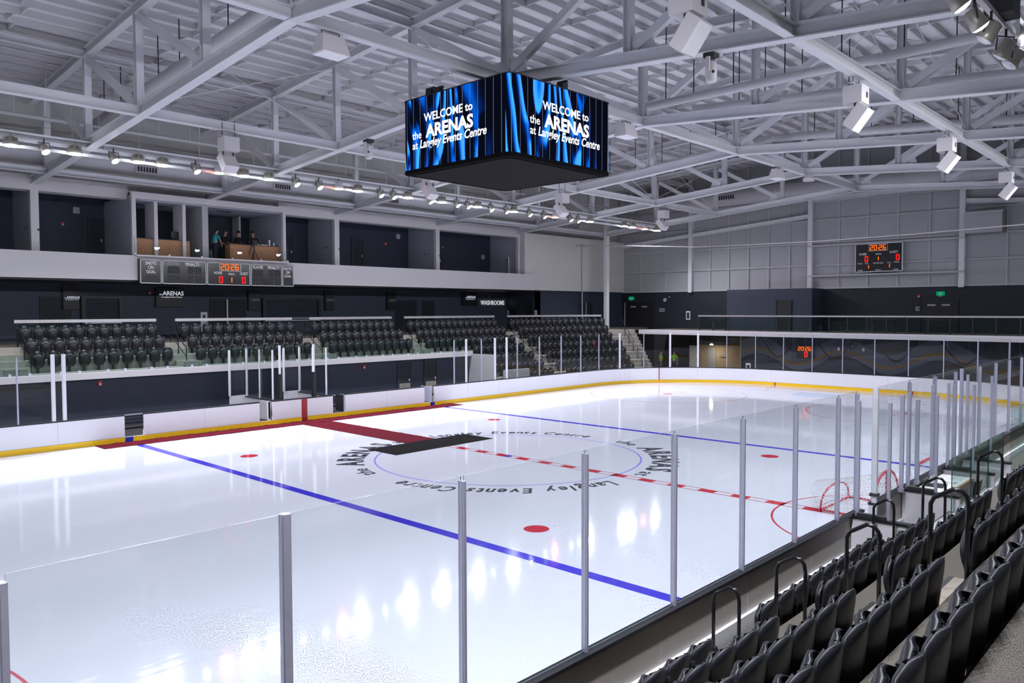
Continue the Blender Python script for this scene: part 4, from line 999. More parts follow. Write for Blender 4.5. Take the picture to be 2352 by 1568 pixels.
# ================================================================ seating
def shell(w, z0, z1, y0, lean, curve, th, belly=0.0, nu=8, nv=7, p=2.6, narrow=.12, start=.45):
    mb = MB(); F = []; B = []
    for j in range(nv+1):
        v = j/nv; q = max(0, (v-start)/(1-start)); hw = w/2*(1-narrow*(1-v)**2)*max(.34, (1-q**p)**(1/p))
        for i in range(nu+1):
            u = -1+2*i/nu; x = u*hw; z = z0+(z1-z0)*v-(.03*(abs(u)**3) if j == nv else 0)
            y = y0+lean*v+curve*u*u+belly*math.sin(PI*v)*(1-u*u)
            F.append((x, y, z)); B.append((x*.97, y-th, z))
    k = len(F); mb.v = F+B; W = nu+1
    for j in range(nv):
        for i in range(nu):
            a = j*W+i; mb.f.append((a+1, a, a+W, a+W+1)); mb.f.append((k+a, k+a+1, k+a+W+1, k+a+W))
    rim = [i for i in range(W)]+[j*W+nu for j in range(1, nv+1)]+[nv*W+i for i in range(nu-1, -1, -1)]+[j*W for j in range(nv-1, 0, -1)]
    for a, b in zip(rim, rim[1:]+rim[:1]): mb.f.append((a, b, k+b, k+a))
    mb.m = [0]*len(mb.f); return mb
ME_back = shell(.52, .36, .91, 0, -.06, .06, .034, 0.0, 8, 7, 3.0, .10, .5).mesh('backrest', 'seat_plastic', True)
ME_pan = shell(.48, .24, .79, .13, .02, -.045, .045, .06, 8, 7, 3.2, .34, .5).mesh('seat_pan', 'seat_pan_plastic', True)
mb = MB(); mb.box(-.16, .16, -.09, -.04, .30, .40); mb.box(-.03, .03, -.1, .06, .0, .40); mb.box(-.2, .2, .02, .07, .33, .37); ME_brk = mb.mesh('bracket', 'black')
mb = MB(); mb.box(.243, .287, .02, .09, .46, .70); mb.box(.240, .290, .0, .13, .69, .72); mb.box(.245, .285, .02, .07, .1, .46); ME_arm = mb.mesh('armrest', 'seat_pan_plastic')
mb = MB(); mb.box(.245, .285, -.05, .0, .1, .60); mb.lathe([(.045, .58), (.062, .60), (.066, .70), (.05, .73)], (.265, .0, 0), (0, 0, 1), 10); ME_cup = mb.mesh('cup_holder', 'black')
SEATN = [0]
def seat(loc, rz, label, group, arm=None):
    t = thing('arena_seat', label, 'seat', loc, rz, group)
    local('backrest', ME_back, t); local('seat_pan', ME_pan, t); local('bracket', ME_brk, t)
    if arm is not None: local('armrest' if arm is ME_arm else 'cup_holder', arm, t)
    SEATN[0] += 1; return t
def join_seats(items, name, label):
    mb = MB(); 
    for loc, rz in items:
        c, s = math.cos(rz), math.sin(rz)
        for me in (ME_back, ME_pan, ME_brk):
            k = len(mb.v); mb.v += [(loc[0]+v.co.x*c-v.co.y*s, loc[1]+v.co.x*s+v.co.y*c, loc[2]+v.co.z) for v in me.vertices]
            for p in me.polygons: mb.f.append(tuple(i+k for i in p.vertices)); mb.m.append(0 if me is ME_back else 1)
    o = mb.build(name, ['seat_plastic', 'seat_pan_plastic'], None, True); tag(o, label, 'seats', None, 'stuff'); return o
# ---- far stand
RZ = [3.55-.52*r for r in range(8)]; RY = [19.4-.86*r for r in range(8)]
TIER = sthing('floor', 'concrete seating tiers of the far stand', (0, 18, 2.5))
S34 = sfar(21.95)+CR*math.radians(29.5); S40 = sfar(21.95)+CR*math.radians(38)
for r in range(7):
    off = 6.45-.86*r
    if r < 3: MB().box(-44, 14.34, RY[r]-.74, RY[r]+.14, RZ[r]-.56, RZ[r]).build('tier', 'concrete_light', TIER)
    mb = MB(); strip(mb, sfar(14.34), S40, off-.74, off+.14, RZ[r]-.6 if r < 6 else -.02, RZ[r]); mb.build('tier', 'concrete_light', TIER)
# aisle half steps
def far_aisle(s0, s1, r0, r1):
    for r in range(r0, r1):
        off = 6.45-.86*(r+1)
        mb = MB(); strip(mb, s0, s1, off-.18, off+.13, RZ[r+1]-.01, RZ[r+1]+.26); mb.build('half_step', 'concrete_light', TIER)
for a, b, r1 in ((-11.0, -9.85, 2), (-3.85, -2.98, 2), (3.5, 4.4, 2), (10.4, 11.3, 2), (19.4, 20.5, 6)): far_aisle(sfar(a), sfar(b), 0, r1)
far_aisle(S34+.1, S34+1.3, 0, 6)
for x in (-11.0, -3.85, 3.5, 10.4):
    o = MB().box(x+.05, x+.85, 16.2+.6, 17.1, 2.5, 2.76).build('half_step', 'concrete_light', TIER)
rows = ['back row', 'second row', 'third row', 'fourth row', 'fifth row', 'sixth row', 'seventh row']
secs = [(-9.53, -4.23, 11, 'leftmost far section', 3, (0, 0, 0)), (-2.65, 3.16, 11, 'second far section from the left', 3, (0, 0, 0)), (4.72, 10.06, 11, 'third far section from the left', 3, (0, 0, 0)), (11.6, 19.05, 15, 'fourth far section from the left', 7, (0, 0, 0))]
for x0, x1, n, nm, nr_, _ in secs:
    for r in range(nr_):
        xs = [x0+(x1-x0)*i/(n-1) for i in range(n)]
        if nm.startswith('leftmost') and r == 2: xs = [x0+(x1-x0)*i/9 for i in range(10)]
        if r >= 3: xs = [x for x in xs if x > 14.75]
        for i, x in enumerate(xs):
            seat((x, RY[r]+.02, RZ[r]), PI, 'dark folding seat, %s from left, %s of the %s' % (ORD[i], rows[r], nm), 'far stand seats')
rest = []
for r in range(7):
    off = 6.45-.86*r; s = sfar(20.81); i = 0; R_arc = CR+off
    while True:
        d = i*.533
        if d <= 1.14: ss = s+d
        else: ss = sfar(21.95)+(d-1.14)/R_arc*CR
        if ss > S34: break
        p, n_ = rp(ss, off-.02); rz = math.atan2(-n_[1], -n_[0])-PI/2
        if r < 2: seat((p[0], p[1], RZ[r]), rz, 'dark folding seat, %s from left, %s of the far corner section' % (ORD[i], rows[r]), 'far stand seats')
        else: rest.append(((p[0], p[1], RZ[r]), rz))
        i += 1
join_seats(rest, 'seat_block', 'lower rows of dark folding seats in the far corner section')
# top guards behind the back row
for (a, b), nm in zip(((-9.72, -3.69), (-2.76, 3.76), (4.87, 10.73), (11.73, 19.86)), ('leftmost', 'second', 'third', 'fourth')):
    t = thing('guard_rail', 'steel-topped guard rail behind the %s far seating section' % nm, 'guard rail', ((a+b)/2, 20.2, 3.55), 0, 'concourse guard rails')
    MB().box(a, b, 20.17, 20.23, 4.56, 4.70).build('top_rail', 'steel_rail', t)
    k = max(2, round((b-a)/1.5))
    for i in range(k+1): x = a+.1+(b-a-.2)*i/k; MB().box(x-.02, x+.02, 20.18, 20.22, 3.55, 4.58).build('post', 'black', t)
    for i in range(k):
        xa = a+.14+(b-a-.2)*i/k; xb = a+.06+(b-a-.2)*(i+1)/k; g = MB(); glass_pane(g, (xa, 20.2), (xb, 20.2), 3.65, 4.5); g.build('pane', ['guard_glass', 'guard_edge'], t)
t = thing('guard_rail', 'steel-topped guard rail behind the far corner seating section', 'guard rail', (26, 20.0, 3.55), 0, 'concourse guard rails')
ss = [sfar(21.2)+(S34-sfar(21.2))*i/7 for i in range(8)]
for i in range(7):
    mb = MB(); strip(mb, ss[i]+.005, ss[i+1]-.005, 7.22, 7.28, 4.56, 4.70); mb.build('top_rail', 'steel_rail', t)
    p = rp(ss[i], 7.25)[0]; MB().box(p[0]-.02, p[0]+.02, p[1]-.02, p[1]+.02, 3.55, 4.58).build('post', 'black', t)
    g = MB(); glass_pane(g, rp(ss[i]+.04, 7.25)[0], rp(ss[i+1]-.04, 7.25)[0], 3.65, 4.5); g.build('pane', ['guard_glass', 'guard_edge'], t)
# glass along the front of the far platform
t = thing('guard_rail', 'frameless green glass guard along the white ledge', 'guard rail', (0, 16.75, 2.5), 0, 'platform glass guards')
x = -25.0
while x < 14.1:
    x2 = min(14.25, x+1.82); g = MB(); glass_pane(g, (x+.01, 16.76), (x2-.01, 16.76), 2.45, 3.36, .018); g.build('pane', ['guard_glass', 'guard_edge'], t)
    for xx in (x+.35, x2-.35): MB().box(xx-.05, xx+.05, 16.73, 16.82, 2.5, 2.6).build('clamp', 'alu', t)
    x = x2
# thin black handrails in the far aisles
def stair_rail(pts, label, legs):
    t = thing('stair_handrail', label, 'handrail', pts[0], 0, 'far stair handrails')
    MB().tube(pts, .025, 6).build('rail', 'rail_black', t)
    MB().tube([(p[0], p[1], p[2]-.42) for p in pts], .018, 6).build('rail', 'rail_black', t)
    for p in pts: MB().tube([p, (p[0], p[1], p[2]-legs)], .022, 6).build('post', 'rail_black', t)
for x, nm in ((-9.84, 'left of the leftmost far section'), (-3.42, 'between the first and second far sections'), (3.95, 'between the second and third far sections'), (10.85, 'between the third and fourth far sections')):
    stair_rail([(x, 19.2, 4.35), (x, 18.35, 3.85), (x, 17.5, 3.35)], 'thin black stair handrail %s' % nm, .88)
stair_rail([(19.95, RY[r]-.2, RZ[r]+.85) for r in range(7)], 'long black stair handrail between the fourth and corner sections', .9)
pts = []
for r in range(7):
    p = rp(S34+.7, 6.25-.86*r)[0]; pts.append((p[0], p[1], RZ[r]+.85))
stair_rail(pts, 'long black stair handrail right of the far corner section', .9)

# ---- near stand
NY = [-13.9-.84*k for k in range(9)]; NZ = [.19+.52*k for k in range(9)]
TN = sthing('floor', 'concrete seating tiers of the near stand', (-10, -16, 1.5))
for k in range(9):
    x1 = -3.95 if k == 0 else 30
    mb = MB(); mb.box(-44, x1, NY[k]-.10, NY[k]+.74 if k else -13.16, NZ[k]-.6 if k else -.02, NZ[k]); mb.build('tier', 'concrete', TN)
mb = MB(); mb.box(4.2, 30, -14.0, -13.16, -.02, .19); mb.build('tier', 'concrete', TN)
AIS = ((-10.92, -9.65), (-4.84, -3.55))
for ax0, ax1 in AIS:
    for k in range(0, 8):
        yb = NY[k]-.10
        mb = MB(); mb.box(ax0, ax1, yb, yb+.36, NZ[k], NZ[k]+.26); mb.build('half_step', 'concrete_step', TN)
        mb = MB(); mb.box(ax0, ax1, yb+.31, yb+.365, NZ[k]+.2, NZ[k]+.264); mb.build('step_nosing', 'black', TN)
        mb = MB(); mb.box(ax0, ax1, yb-.055, yb+.005, NZ[k+1]-.06, NZ[k+1]+.004); mb.build('step_nosing', 'black', TN)
nrow = ['front row', 'second row', 'third row', 'fourth row', 'fifth row']
for k in range(5):
    x = -11.2; L_ = []
    lim = (-12.9, -14.0, -15.0, -15.6, -16.2)[k]
    while x > lim: L_.append(x); x -= .533
    for i, x in enumerate(L_): seat((x, NY[k]+.02, NZ[k]), 0, 'black folding seat, %s from the nearest aisle, %s of the closest near section' % (ORD[i], nrow[k]), 'near stand seats', ME_cup if k == 0 else ME_arm)
    m_ = (9, 9, 9, 9, 3)[k]
    for i in range(m_): seat((-9.36+.533*i, NY[k]+.02, NZ[k]), 0, 'black folding seat, %s past the first aisle, %s of the middle near section' % (ORD[i], nrow[k]), 'near stand seats', ME_cup if k == 0 else ME_arm)
    if k in (2, 3):
        for i in range(6): seat((-3.25+.533*i, NY[k]+.02, NZ[k]), 0, 'black folding seat, %s past the second aisle, %s behind the penalty boxes' % (ORD[i], nrow[k]), 'near stand seats', ME_arm)
def u_rail(x, yf, zt_, label):
    t = thing('aisle_handrail', label, 'handrail', (x, yf, zt_-1.3), 0, 'near aisle handrails')
    ya, yb = yf+.17, yf-.19; z0 = zt_-1.18; pts = [(x, ya, z0), (x, ya, zt_-.2)]
    for i in range(1, 7):
        a = PI-PI*i/7*.5; pts.append((x, ya-.05+.05*math.cos(PI-a) if False else ya-.05*(i/7), zt_-.2+.1*math.sin(PI/2*i/7)))
    top = [(x, ya, zt_-.16), (x, ya-.03, zt_-.09), (x, ya-.08, zt_-.06), (x, yb+.14, zt_+.03), (x, yb+.06, zt_+.02), (x, yb+.015, zt_-.03), (x, yb, zt_-.12), (x, yb, z0+.2)]
    MB().tube([(x, ya, z0)]+top, .024, 8).build('rail', 'rail_black', t, True)
    for y, zz in ((ya, z0), (yb, z0+.2)): MB().lathe([(.05, -.02), (.05, .02), (.03, .03)], (x, y, zz), (0, 0, 1), 10).build('floor_flange', 'rail_black', t)
for (x, y, z), l in zip(((-10.38, -13.75, 1.46), (-10.38, -14.60, 2.04), (-10.38, -15.44, 2.60), (-10.33, -16.30, 3.13)), ('lowest, by the white base rail', 'second up', 'third up', 'highest and closest')):
    u_rail(x, y, z, 'black looped handrail in the first near aisle, %s' % l)
for (x, y, z), l in zip(((-4.25, -13.72, 1.49), (-4.3, -14.58, 2.04), (-4.3, -15.44, 2.62)), ('lowest, by the penalty box', 'second up', 'third up')):
    u_rail(x, y, z, 'black looped handrail in the second near aisle, %s' % l)

# ================================================================ penalty boxes and timekeeper's table
mb = MB(); mb.box(-3.95, 4.2, -14.2, -13.05, -.02, .06); struct('floor', mb, 'concrete', 'floor of the penalty boxes')
def ppart(x, label, y1=-14.2, pz=3.3, posts=True):
    t = thing('penalty_box_partition', label, 'partition', (x, -13.6, 0), 0, 'penalty box partitions')
    MB().box(x-.05, x+.05, y1, -13.06, 0, 1.01).build('panel', 'board_white', t); MB().box(x-.08, x+.08, y1, -13.06, 1.01, 1.06).build('top_rail', 'cap_black', t)
    MB().box(x-.05, x+.05, y1+.5, -13.15, 1.06, 1.12).build('pane_channel', 'charcoal', t)
    for y in (-13.15, y1+.48): MB().box(x-.025, x+.025, y-.03, y+.03, 1.06, pz).build('post', 'alu', t)
    g = MB(); glass_pane(g, (x, -13.2), (x, y1+.54), 1.1, pz+.05); g.build('pane', ['glass', 'glass_edge'], t)
ppart(-3.95, 'penalty box side wall with glass nearest the middle near seats')
ppart(-.85, 'penalty box side wall with glass left of the white table', -14.2, 3.2)
ppart(2.35, 'penalty box side wall with glass right of the white table', -14.2, 3.2)
ppart(4.2, 'penalty box side wall with glass furthest along the near boards', -14.2, 3.3)
t = thing('gate_post', 'white gate post beside the open penalty box gate', 'post', (-2.68, -13.05, 0)); MB().box(-2.73, -2.65, -13.10, -13.0, 0, 3.45).build('post', 'alu_white', t); MB().box(-2.77, -2.61, -13.13, -12.97, 1.2, 1.26).build('bracket', 'charcoal', t)
for x, z, l in ((-1.3, 3.2, 'left of the table'), (-.2, 3.0, 'in front of the table'), (1.0, 3.25, 'behind the laptop'), (2.9, 3.1, 'right of the table')):
    t = thing('glass_post', 'slim aluminium glass post %s in the penalty boxes' % l, 'post', (x, -13.15, 0), 0, 'penalty box posts'); MB().box(x-.03, x+.03, -13.19, -13.11, 1.06, z).build('post', 'alu', t); MB().box(x-.05, x+.05, -13.2, -13.1, 1.06, 1.14).build('foot', 'alu', t)
t = thing('timekeeper_table', 'white timekeeper table behind the near boards', 'table', (.75, -13.35, .06))
MB().box(-.62, 2.1, -13.75, -13.1, .86, .92).build('tabletop', 'table_white', t); MB().box(-.62, 2.1, -13.8, -13.75, .78, .92).build('front_edge', 'wood', t)
for x in (-.5, 2.0): MB().box(x-.04, x+.04, -13.7, -13.15, .06, .86).build('leg', 'panel_grey', t)
t = thing('laptop', 'open dark laptop on the white timekeeper table', 'laptop', (.55, -13.4, .92)); MB().box(.35, .8, -13.55, -13.25, .92, .94).build('base', 'black', t); MB().obox((.57, -13.24, 1.06), (1, 0, 0), (0, .95, .3), (0, -.3, .95), .45, .015, .28).build('screen', 'black_gloss', t)
t = thing('paper_stack', 'loose papers beside the laptop on the white table', 'papers', (1.15, -13.4, .92)); MB().box(1.0, 1.3, -13.6, -13.3, .92, .935).build('sheet', 'paper', t); MB().obox((1.2, -13.5, .942), (.9, .4, 0), (-.4, .9, 0), (0, 0, 1), .21, .29, .008).build('sheet', 'paper', t)
t = thing('office_chair', 'black office chair behind the timekeeper table', 'chair', (.9, -14.0, .06))
MB().lathe([(.05, 0), (.22, .02), (.24, .06), (.2, .09)], (.9, -13.98, .5), (0, 0, 1), 14).build('seat', 'black', t); MB().obox((.9, -14.13, .86), (1, 0, 0), (0, 1, .15), (0, -.15, 1), .42, .07, .5).build('backrest', 'black', t)
MB().tube([(.9, -13.98, .12), (.9, -13.98, .5)], .03, 8).build('column', 'charcoal', t)
mb = MB()
for k in range(5): mb.tube([(.9, -13.98, .14), (.9+.26*math.cos(k*1.2566), -13.98+.16*math.sin(k*1.2566), .09)], .02, 6)
mb.build('base', 'charcoal', t)
t = thing('guard_rail', 'green glass guard between the penalty boxes and the near seats', 'guard rail', (.5, -14.25, 0), 0, 'near glass guards')
for xa, xb in ((-1.2, .35), (.4, 2.0), (2.05, 3.6)):
    g = MB(); glass_pane(g, (xa, -14.12), (xb, -14.12), .7, 1.92, .02); g.build('pane', ['guard_glass', 'guard_edge'], t)
MB().box(-3.95, 4.2, -14.2, -14.05, 0, .72).build('base_wall', 'panel_grey', t)
t = thing('guard_rail', 'green glass guard side panel at the right edge', 'guard rail', (4.3, -14.6, .7), 0, 'near glass guards'); g = MB(); glass_pane(g, (4.3, -14.15), (4.3, -15.4), .8, 2.6, .02); g.build('pane', ['guard_glass', 'guard_edge'], t)
MB().box(4.22, 4.38, -15.5, -14.1, .3, .82).build('base_wall', 'panel_grey', t)
# ================================================================ press box: counters, people, equipment
def counter(x0, x1, label):
    t = thing('press_counter', label, 'counter', ((x0+x1)/2, 22.1, 7.75)); MB().box(x0, x1, 22.0, 22.06, 7.75, 8.72).build('front_panel', 'wood', t); MB().box(x0, x1, 22.0, 22.6, 8.72, 8.76).build('top', 'charcoal', t)
    for x in (x0+.04, x1-.04): MB().box(x-.03, x+.03, 22.06, 22.58, 7.75, 8.72).build('side_panel', 'wood', t)
counter(-3.92, -1.12, 'long wooden press counter in the left half of the press box'); counter(1.1, 4.08, 'wooden press counter in the right half of the press box')
t = thing('balcony_glass', 'low glass guard above the balcony scoreboard', 'guard rail', (.2, 21.55, 7.82)); xs = [-4.1, -2.4, -.7, 1.0, 2.7, 4.35]
for a, b in zip(xs, xs[1:]):
    g = MB(); glass_pane(g, (a+.02, 21.56), (b-.02, 21.56), 7.82, 8.45, .015); g.build('pane', ['glass', 'guard_edge'], t)
for x in (-4.1, 4.35): g = MB(); glass_pane(g, (x, 21.56), (x, 22.3), 7.82, 8.75, .015); g.build('side_pane', ['guard_glass', 'guard_edge'], t)
for x in xs: MB().box(x-.04, x+.04, 21.52, 21.6, 7.82, 7.95).build('clamp', 'alu', t)
def skin_obj(name, pts, edges, mats, parent, sub=2):
    me = D.meshes.new(name); me.from_pydata([p[:3] for p in pts], edges, []); me.materials.append(M[mats])
    o = D.objects.new(name, me); COL.objects.link(o); o.parent = parent
    sk = o.modifiers.new('skin', 'SKIN'); sk.use_smooth_shade = True
    for i, p in enumerate(pts):
        r = p[3]; me.skin_vertices[0].data[i].radius = r if isinstance(r, tuple) else (r, r)
    me.skin_vertices[0].data[0].use_root = True
    ss = o.modifiers.new('sub', 'SUBSURF'); ss.levels = sub; ss.render_levels = sub
    return o
def person(loc, rz, label, top, bottom, hl, hr, lean=0.0, sit=False, hair=True, elbow=(.26, .10), head_tilt=.08):
    t = thing('person', label, 'person', loc, rz, None)
    hz = .52 if sit else .95                                   # hip height
    def tp(z): return lean*(z-hz)                              # forward shift of the torso (+y is forwards)
    ch, sh_, nk, hd = hz+.28, hz+.50, hz+.60, hz+.76
    P = [(0, 0, hz, .15), (0, tp(ch)*.9, ch, (.17, .12)), (0, tp(sh_), sh_, (.13, .09)), (0, tp(nk)+.01, nk, .055), (0, tp(hd)+head_tilt*.4, hd-.06, .075), (0, tp(hd)+head_tilt, hd+.06, .088)]
    E_ = [(0, 1), (1, 2), (2, 3), (3, 4), (4, 5)]
    AR = {}
    for s, hnd in ((-1, hl), (1, hr)):
        k = len(P); sx = s*.20; ey = tp(sh_)+elbow[1]; ez = sh_-elbow[0]
        P += [(sx, tp(sh_), sh_-.02, .062), (s*.27, ey, ez, .046), (hnd[0], hnd[1], hnd[2], .032)]
        E_ += [(2, k), (k, k+1), (k+1, k+2)]; AR[s] = k
        d = (Vector(hnd)-Vector((s*.27, ey, ez))).normalized(); side = Vector((1, 0, 0))-d*d.x; side.normalize(); side *= -s
        pm_ = Vector(hnd)+d*.07; m = len(P); P.append((*pm_, .03)); E_.append((k+2, m))
        for j, (o_, ln) in enumerate(((-.030, .062), (-.010, .075), (.010, .07), (.030, .055))):
            f0 = pm_+side*o_+d*.02; f1 = f0+d*ln+Vector((0, 0, -.02)); q = len(P); P += [(*f0, .0095), (*f1, .008)]; E_ += [(m, q), (q, q+1)]
        th0 = Vector(hnd)+d*.03+side*.04; th1 = th0+d*.04+side*.015; q = len(P); P += [(*th0, .011), (*th1, .009)]; E_ += [(k+2, q), (q, q+1)]
    LG = []
    for s in (-1, 1):
        k = len(P)
        if sit: J = [(s*.10, .02, hz, .10), (s*.12, .42, hz+.02, .068), (s*.12, .44, .09, .045), (s*.13, .60, .05, .035)]
        else: J = [(s*.10, 0, hz-.04, .10), (s*.11, .02, .50, .068), (s*.11, 0, .09, .045), (s*.13, .16, .05, .035)]
        P += J; E_ += [(0, k), (k, k+1), (k+1, k+2), (k+2, k+3)]; LG.append(J)
    skin_obj('body', P, E_, 'skin', t, 1)
    C_ = [(0, 0, hz+.02, .165), (0, tp(ch)*.9, ch, (.185, .135)), (0, tp(sh_), sh_, (.145, .10)), (0, tp(nk), nk-.04, .065)]; CE = [(0, 1), (1, 2), (2, 3)]
    for s in (-1, 1):
        a = P[AR[s]]; b = P[AR[s]+1]; k = len(C_); C_ += [(a[0], a[1], a[2], .075), (b[0], b[1], b[2], .06)]; CE += [(2, k), (k, k+1)]
        if top == 'cloth_black': c_ = P[AR[s]+2]; C_.append((c_[0]*.96+b[0]*.04, c_[1]*.96+b[1]*.04, c_[2]*.96+b[2]*.04, .042)); CE.append((k+1, k+2))
    skin_obj('shirt', C_, CE, top, t, 1)
    T_ = [(0, 0, hz, .16)]; TE = []
    for J in LG:
        k = len(T_); T_ += [(J[0][0], J[0][1], J[0][2], .112), (J[1][0], J[1][1], J[1][2], .08), (J[2][0], J[2][1], J[2][2]+.03, .06)]; TE += [(0, k), (k, k+1), (k+1, k+2)]
    skin_obj('trousers', T_, TE, bottom, t, 1)
    hx, hy, hz_ = 0, tp(hd)+head_tilt, hd+.06
    for s in (-1, 1):
        J = LG[0] if s < 0 else LG[1]; local('shoe', MB().box(J[2][0]-.05, J[2][0]+.05, J[2][1]-.08, J[3][1]+.08, 0, .09).mesh('shoe', 'black'), t)
        local('eye', MB().lathe([(.004, -.006), (.011, 0), (.004, .006)], (s*.033, hy+.082, hz_-.02), (0, 1, 0), 8).mesh('eye', 'black'), t)
        local('ear', MB().lathe([(.012, -.012), (.026, 0), (.012, .012)], (s*.088, hy, hz_-.03), (1, 0, 0), 8).mesh('ear', 'skin'), t)
    local('nose', MB().lathe([(.018, 0), (.012, .03), (.004, .04)], (0, hy+.075, hz_-.045), (0, .9, -.2), 8).mesh('nose', 'skin'), t)
    local('mouth', MB().box(-.025, .025, hy+.072, hy+.086, hz_-.092, hz_-.082).mesh('mouth', 'goal_red'), t)
    if hair:
        h_ = MB()
        for j in range(6):
            for i in range(12):
                pass
        h_.lathe([(.098, -.045), (.106, .0), (.098, .05), (.07, .088), (.02, .105)], (0, hy-.016, hz_), (0, -.22, 1), 14); local('hair', h_.mesh('hair', 'hair', True), t)
    return t
F = 7.75
person((.55, 22.75, F), math.radians(-75), 'person in a teal shirt bending forward in the press box', 'shirt_teal', 'cloth_denim', (-.15, .38, .98), (.15, .40, .98), .25, False)
person((1.45, 23.4, F), math.radians(-150), 'person in dark clothes standing and reading in the press box', 'cloth_black', 'cloth_black', (-.2, .36, 1.12), (.24, .38, 1.15), .12, False, False)
person((2.25, 23.3, F), math.radians(175), 'person in dark clothes behind the right press counter, looking out', 'cloth_black', 'cloth_black', (-.15, .3, .95), (.15, .3, .95), .06, False)
person((3.1, 23.12, F), math.radians(150), 'person in dark clothes bending over the video camera', 'cloth_black', 'cloth_black', (-.2, .38, 1.06), (.2, .38, 1.06), .40, False, True, (.26, .16), .12)
t = thing('video_camera', 'black video camera on a tripod in front of the press counter', 'camera', (2.45, 21.8, 7.75))
MB().box(2.25, 2.6, 21.72, 21.9, 8.72, 8.98).build('body', 'black', t); MB().lathe([(.06, 0), (.07, .16), (.08, .2)], (2.42, 21.72, 8.86), (-.3, -1, 0), 10).build('lens', 'black', t)
MB().tube([(2.44, 21.82, 8.72), (2.44, 21.82, 8.45)], .035, 8).build('head', 'black', t)
for dx, dy in ((-.22, -.08), (.26, -.06), (.02, .14)): MB().tube([(2.44, 21.82, 8.5), (2.44+dx, 21.82+dy, 7.84)], .02, 6).build('leg', 'black', t)
MB().tube([(2.3, 21.8, 8.7), (2.12, 21.74, 8.4), (2.1, 21.74, 8.2)], .025, 6).build('pan_handle', 'charcoal', t)
t = thing('bar_stool', 'dark stool beside the person in the teal shirt', 'stool', (.12, 22.45, F)); MB().lathe([(.16, 0), (.18, .03), (.16, .06)], (.12, 22.45, 8.35), (0, 0, 1), 12).build('seat', 'charcoal', t)
for dx, dy in ((-.14, -.14), (.14, -.14), (.14, .14), (-.14, .14)): MB().tube([(.12+dx*.6, 22.45+dy*.6, 8.36), (.12+dx, 22.45+dy, F)], .015, 5).build('leg', 'alu', t)
t = thing('computer_monitor', 'dark computer monitor on the left press counter', 'monitor', (-1.65, 22.35, 8.76)); MB().box(-1.95, -1.4, 22.33, 22.37, 8.86, 9.22).build('screen', 'black', t); MB().box(-1.72, -1.62, 22.3, 22.4, 8.76, 8.86).build('stand', 'charcoal', t)
for i, (x, l) in enumerate(((2.75, 'left'), (3.25, 'right'))):
    t = thing('document_tray', 'flat white document tray on the press counter, %s one' % l, 'tray', (x, 22.3, 8.76)); MB().box(x-.2, x+.2, 22.15, 22.45, 8.76, 8.82).build('tray', 'paper', t); MB().box(x-.17, x+.17, 22.18, 22.42, 8.82, 8.83).build('sheet', 'print_grey', t)
for x, h_, l in ((3.62, .34, 'tall'), (3.9, .2, 'short')):
    t = thing('drink_cup', '%s pale cup standing on the right press counter' % l, 'cup', (x, 22.25, 8.76)); MB().lathe([(.045, 0), (.055, h_), (.05, h_)], (x, 22.25, 8.76), (0, 0, 1), 12).build('cup', 'alu_white', t); MB().lathe([(.057, h_), (.05, h_+.02)], (x, 22.25, 8.76), (0, 0, 1), 12).build('lid', 'print_grey', t)
t = thing('dome_lamp', 'white dome lamp shade behind the seated person', 'lamp', (.05, 23.6, 9.2)); MB().lathe([(.23, 0), (.2, .06), (.1, .13), (.02, .15)], (.05, 23.6, 9.22), (0, 0, 1), 14).build('shade', 'print_white', t, True); MB().tube([(.05, 23.6, 9.3), (.05, 23.6, 10.6)], .008, 5).build('cord', 'black', t)
for i, (x, y, l) in enumerate(((-3.4, 23.2, 'left'), (-2.2, 23.2, 'middle'), (1.3, 23.0, 'right'))):
    t = thing('ceiling_vent', 'dark slot vent in the press box ceiling, %s one' % l, 'vent', (x, y, 10.6)); MB().box(x-.4, x+.4, y-.1, y+.1, 10.57, 10.6).build('frame', 'charcoal', t); MB().box(x-.36, x+.36, y-.06, y+.06, 10.565, 10.57).build('slot', 'black', t)
# small plates in the suites
for x, z, l in ((-5.5, 10.25, 'leftmost suite'), (9.8, 10.4, 'suite right of the press box'), (15.4, 10.3, 'third suite'), (23.85, 9.25, 'last suite')):
    t = thing('wall_speaker', 'small white square speaker on the back wall of the %s' % l, 'speaker', (x, 25.35, z), 0, 'suite wall speakers'); MB().box(x-.14, x+.14, 25.3, 25.4, z-.15, z+.15).build('body', 'speaker_white', t); MB().box(x-.11, x+.11, 25.295, 25.3, z-.12, z+.12).build('grille', 'print_grey', t)
# suite back doors, a slightly different dark
n_d = 3
for x0, x1, l in ((-4.9, -4.2, 'leftmost suite'), (6.0, 7.0, 'suite right of the press box'), (11.5, 12.4, 'third suite'), (18.6, 19.5, 'last suite')):
    door(n_d, x0, x1, 25.4, 7.75, 9.9, 'dark door at the back of the %s' % l); n_d += 1

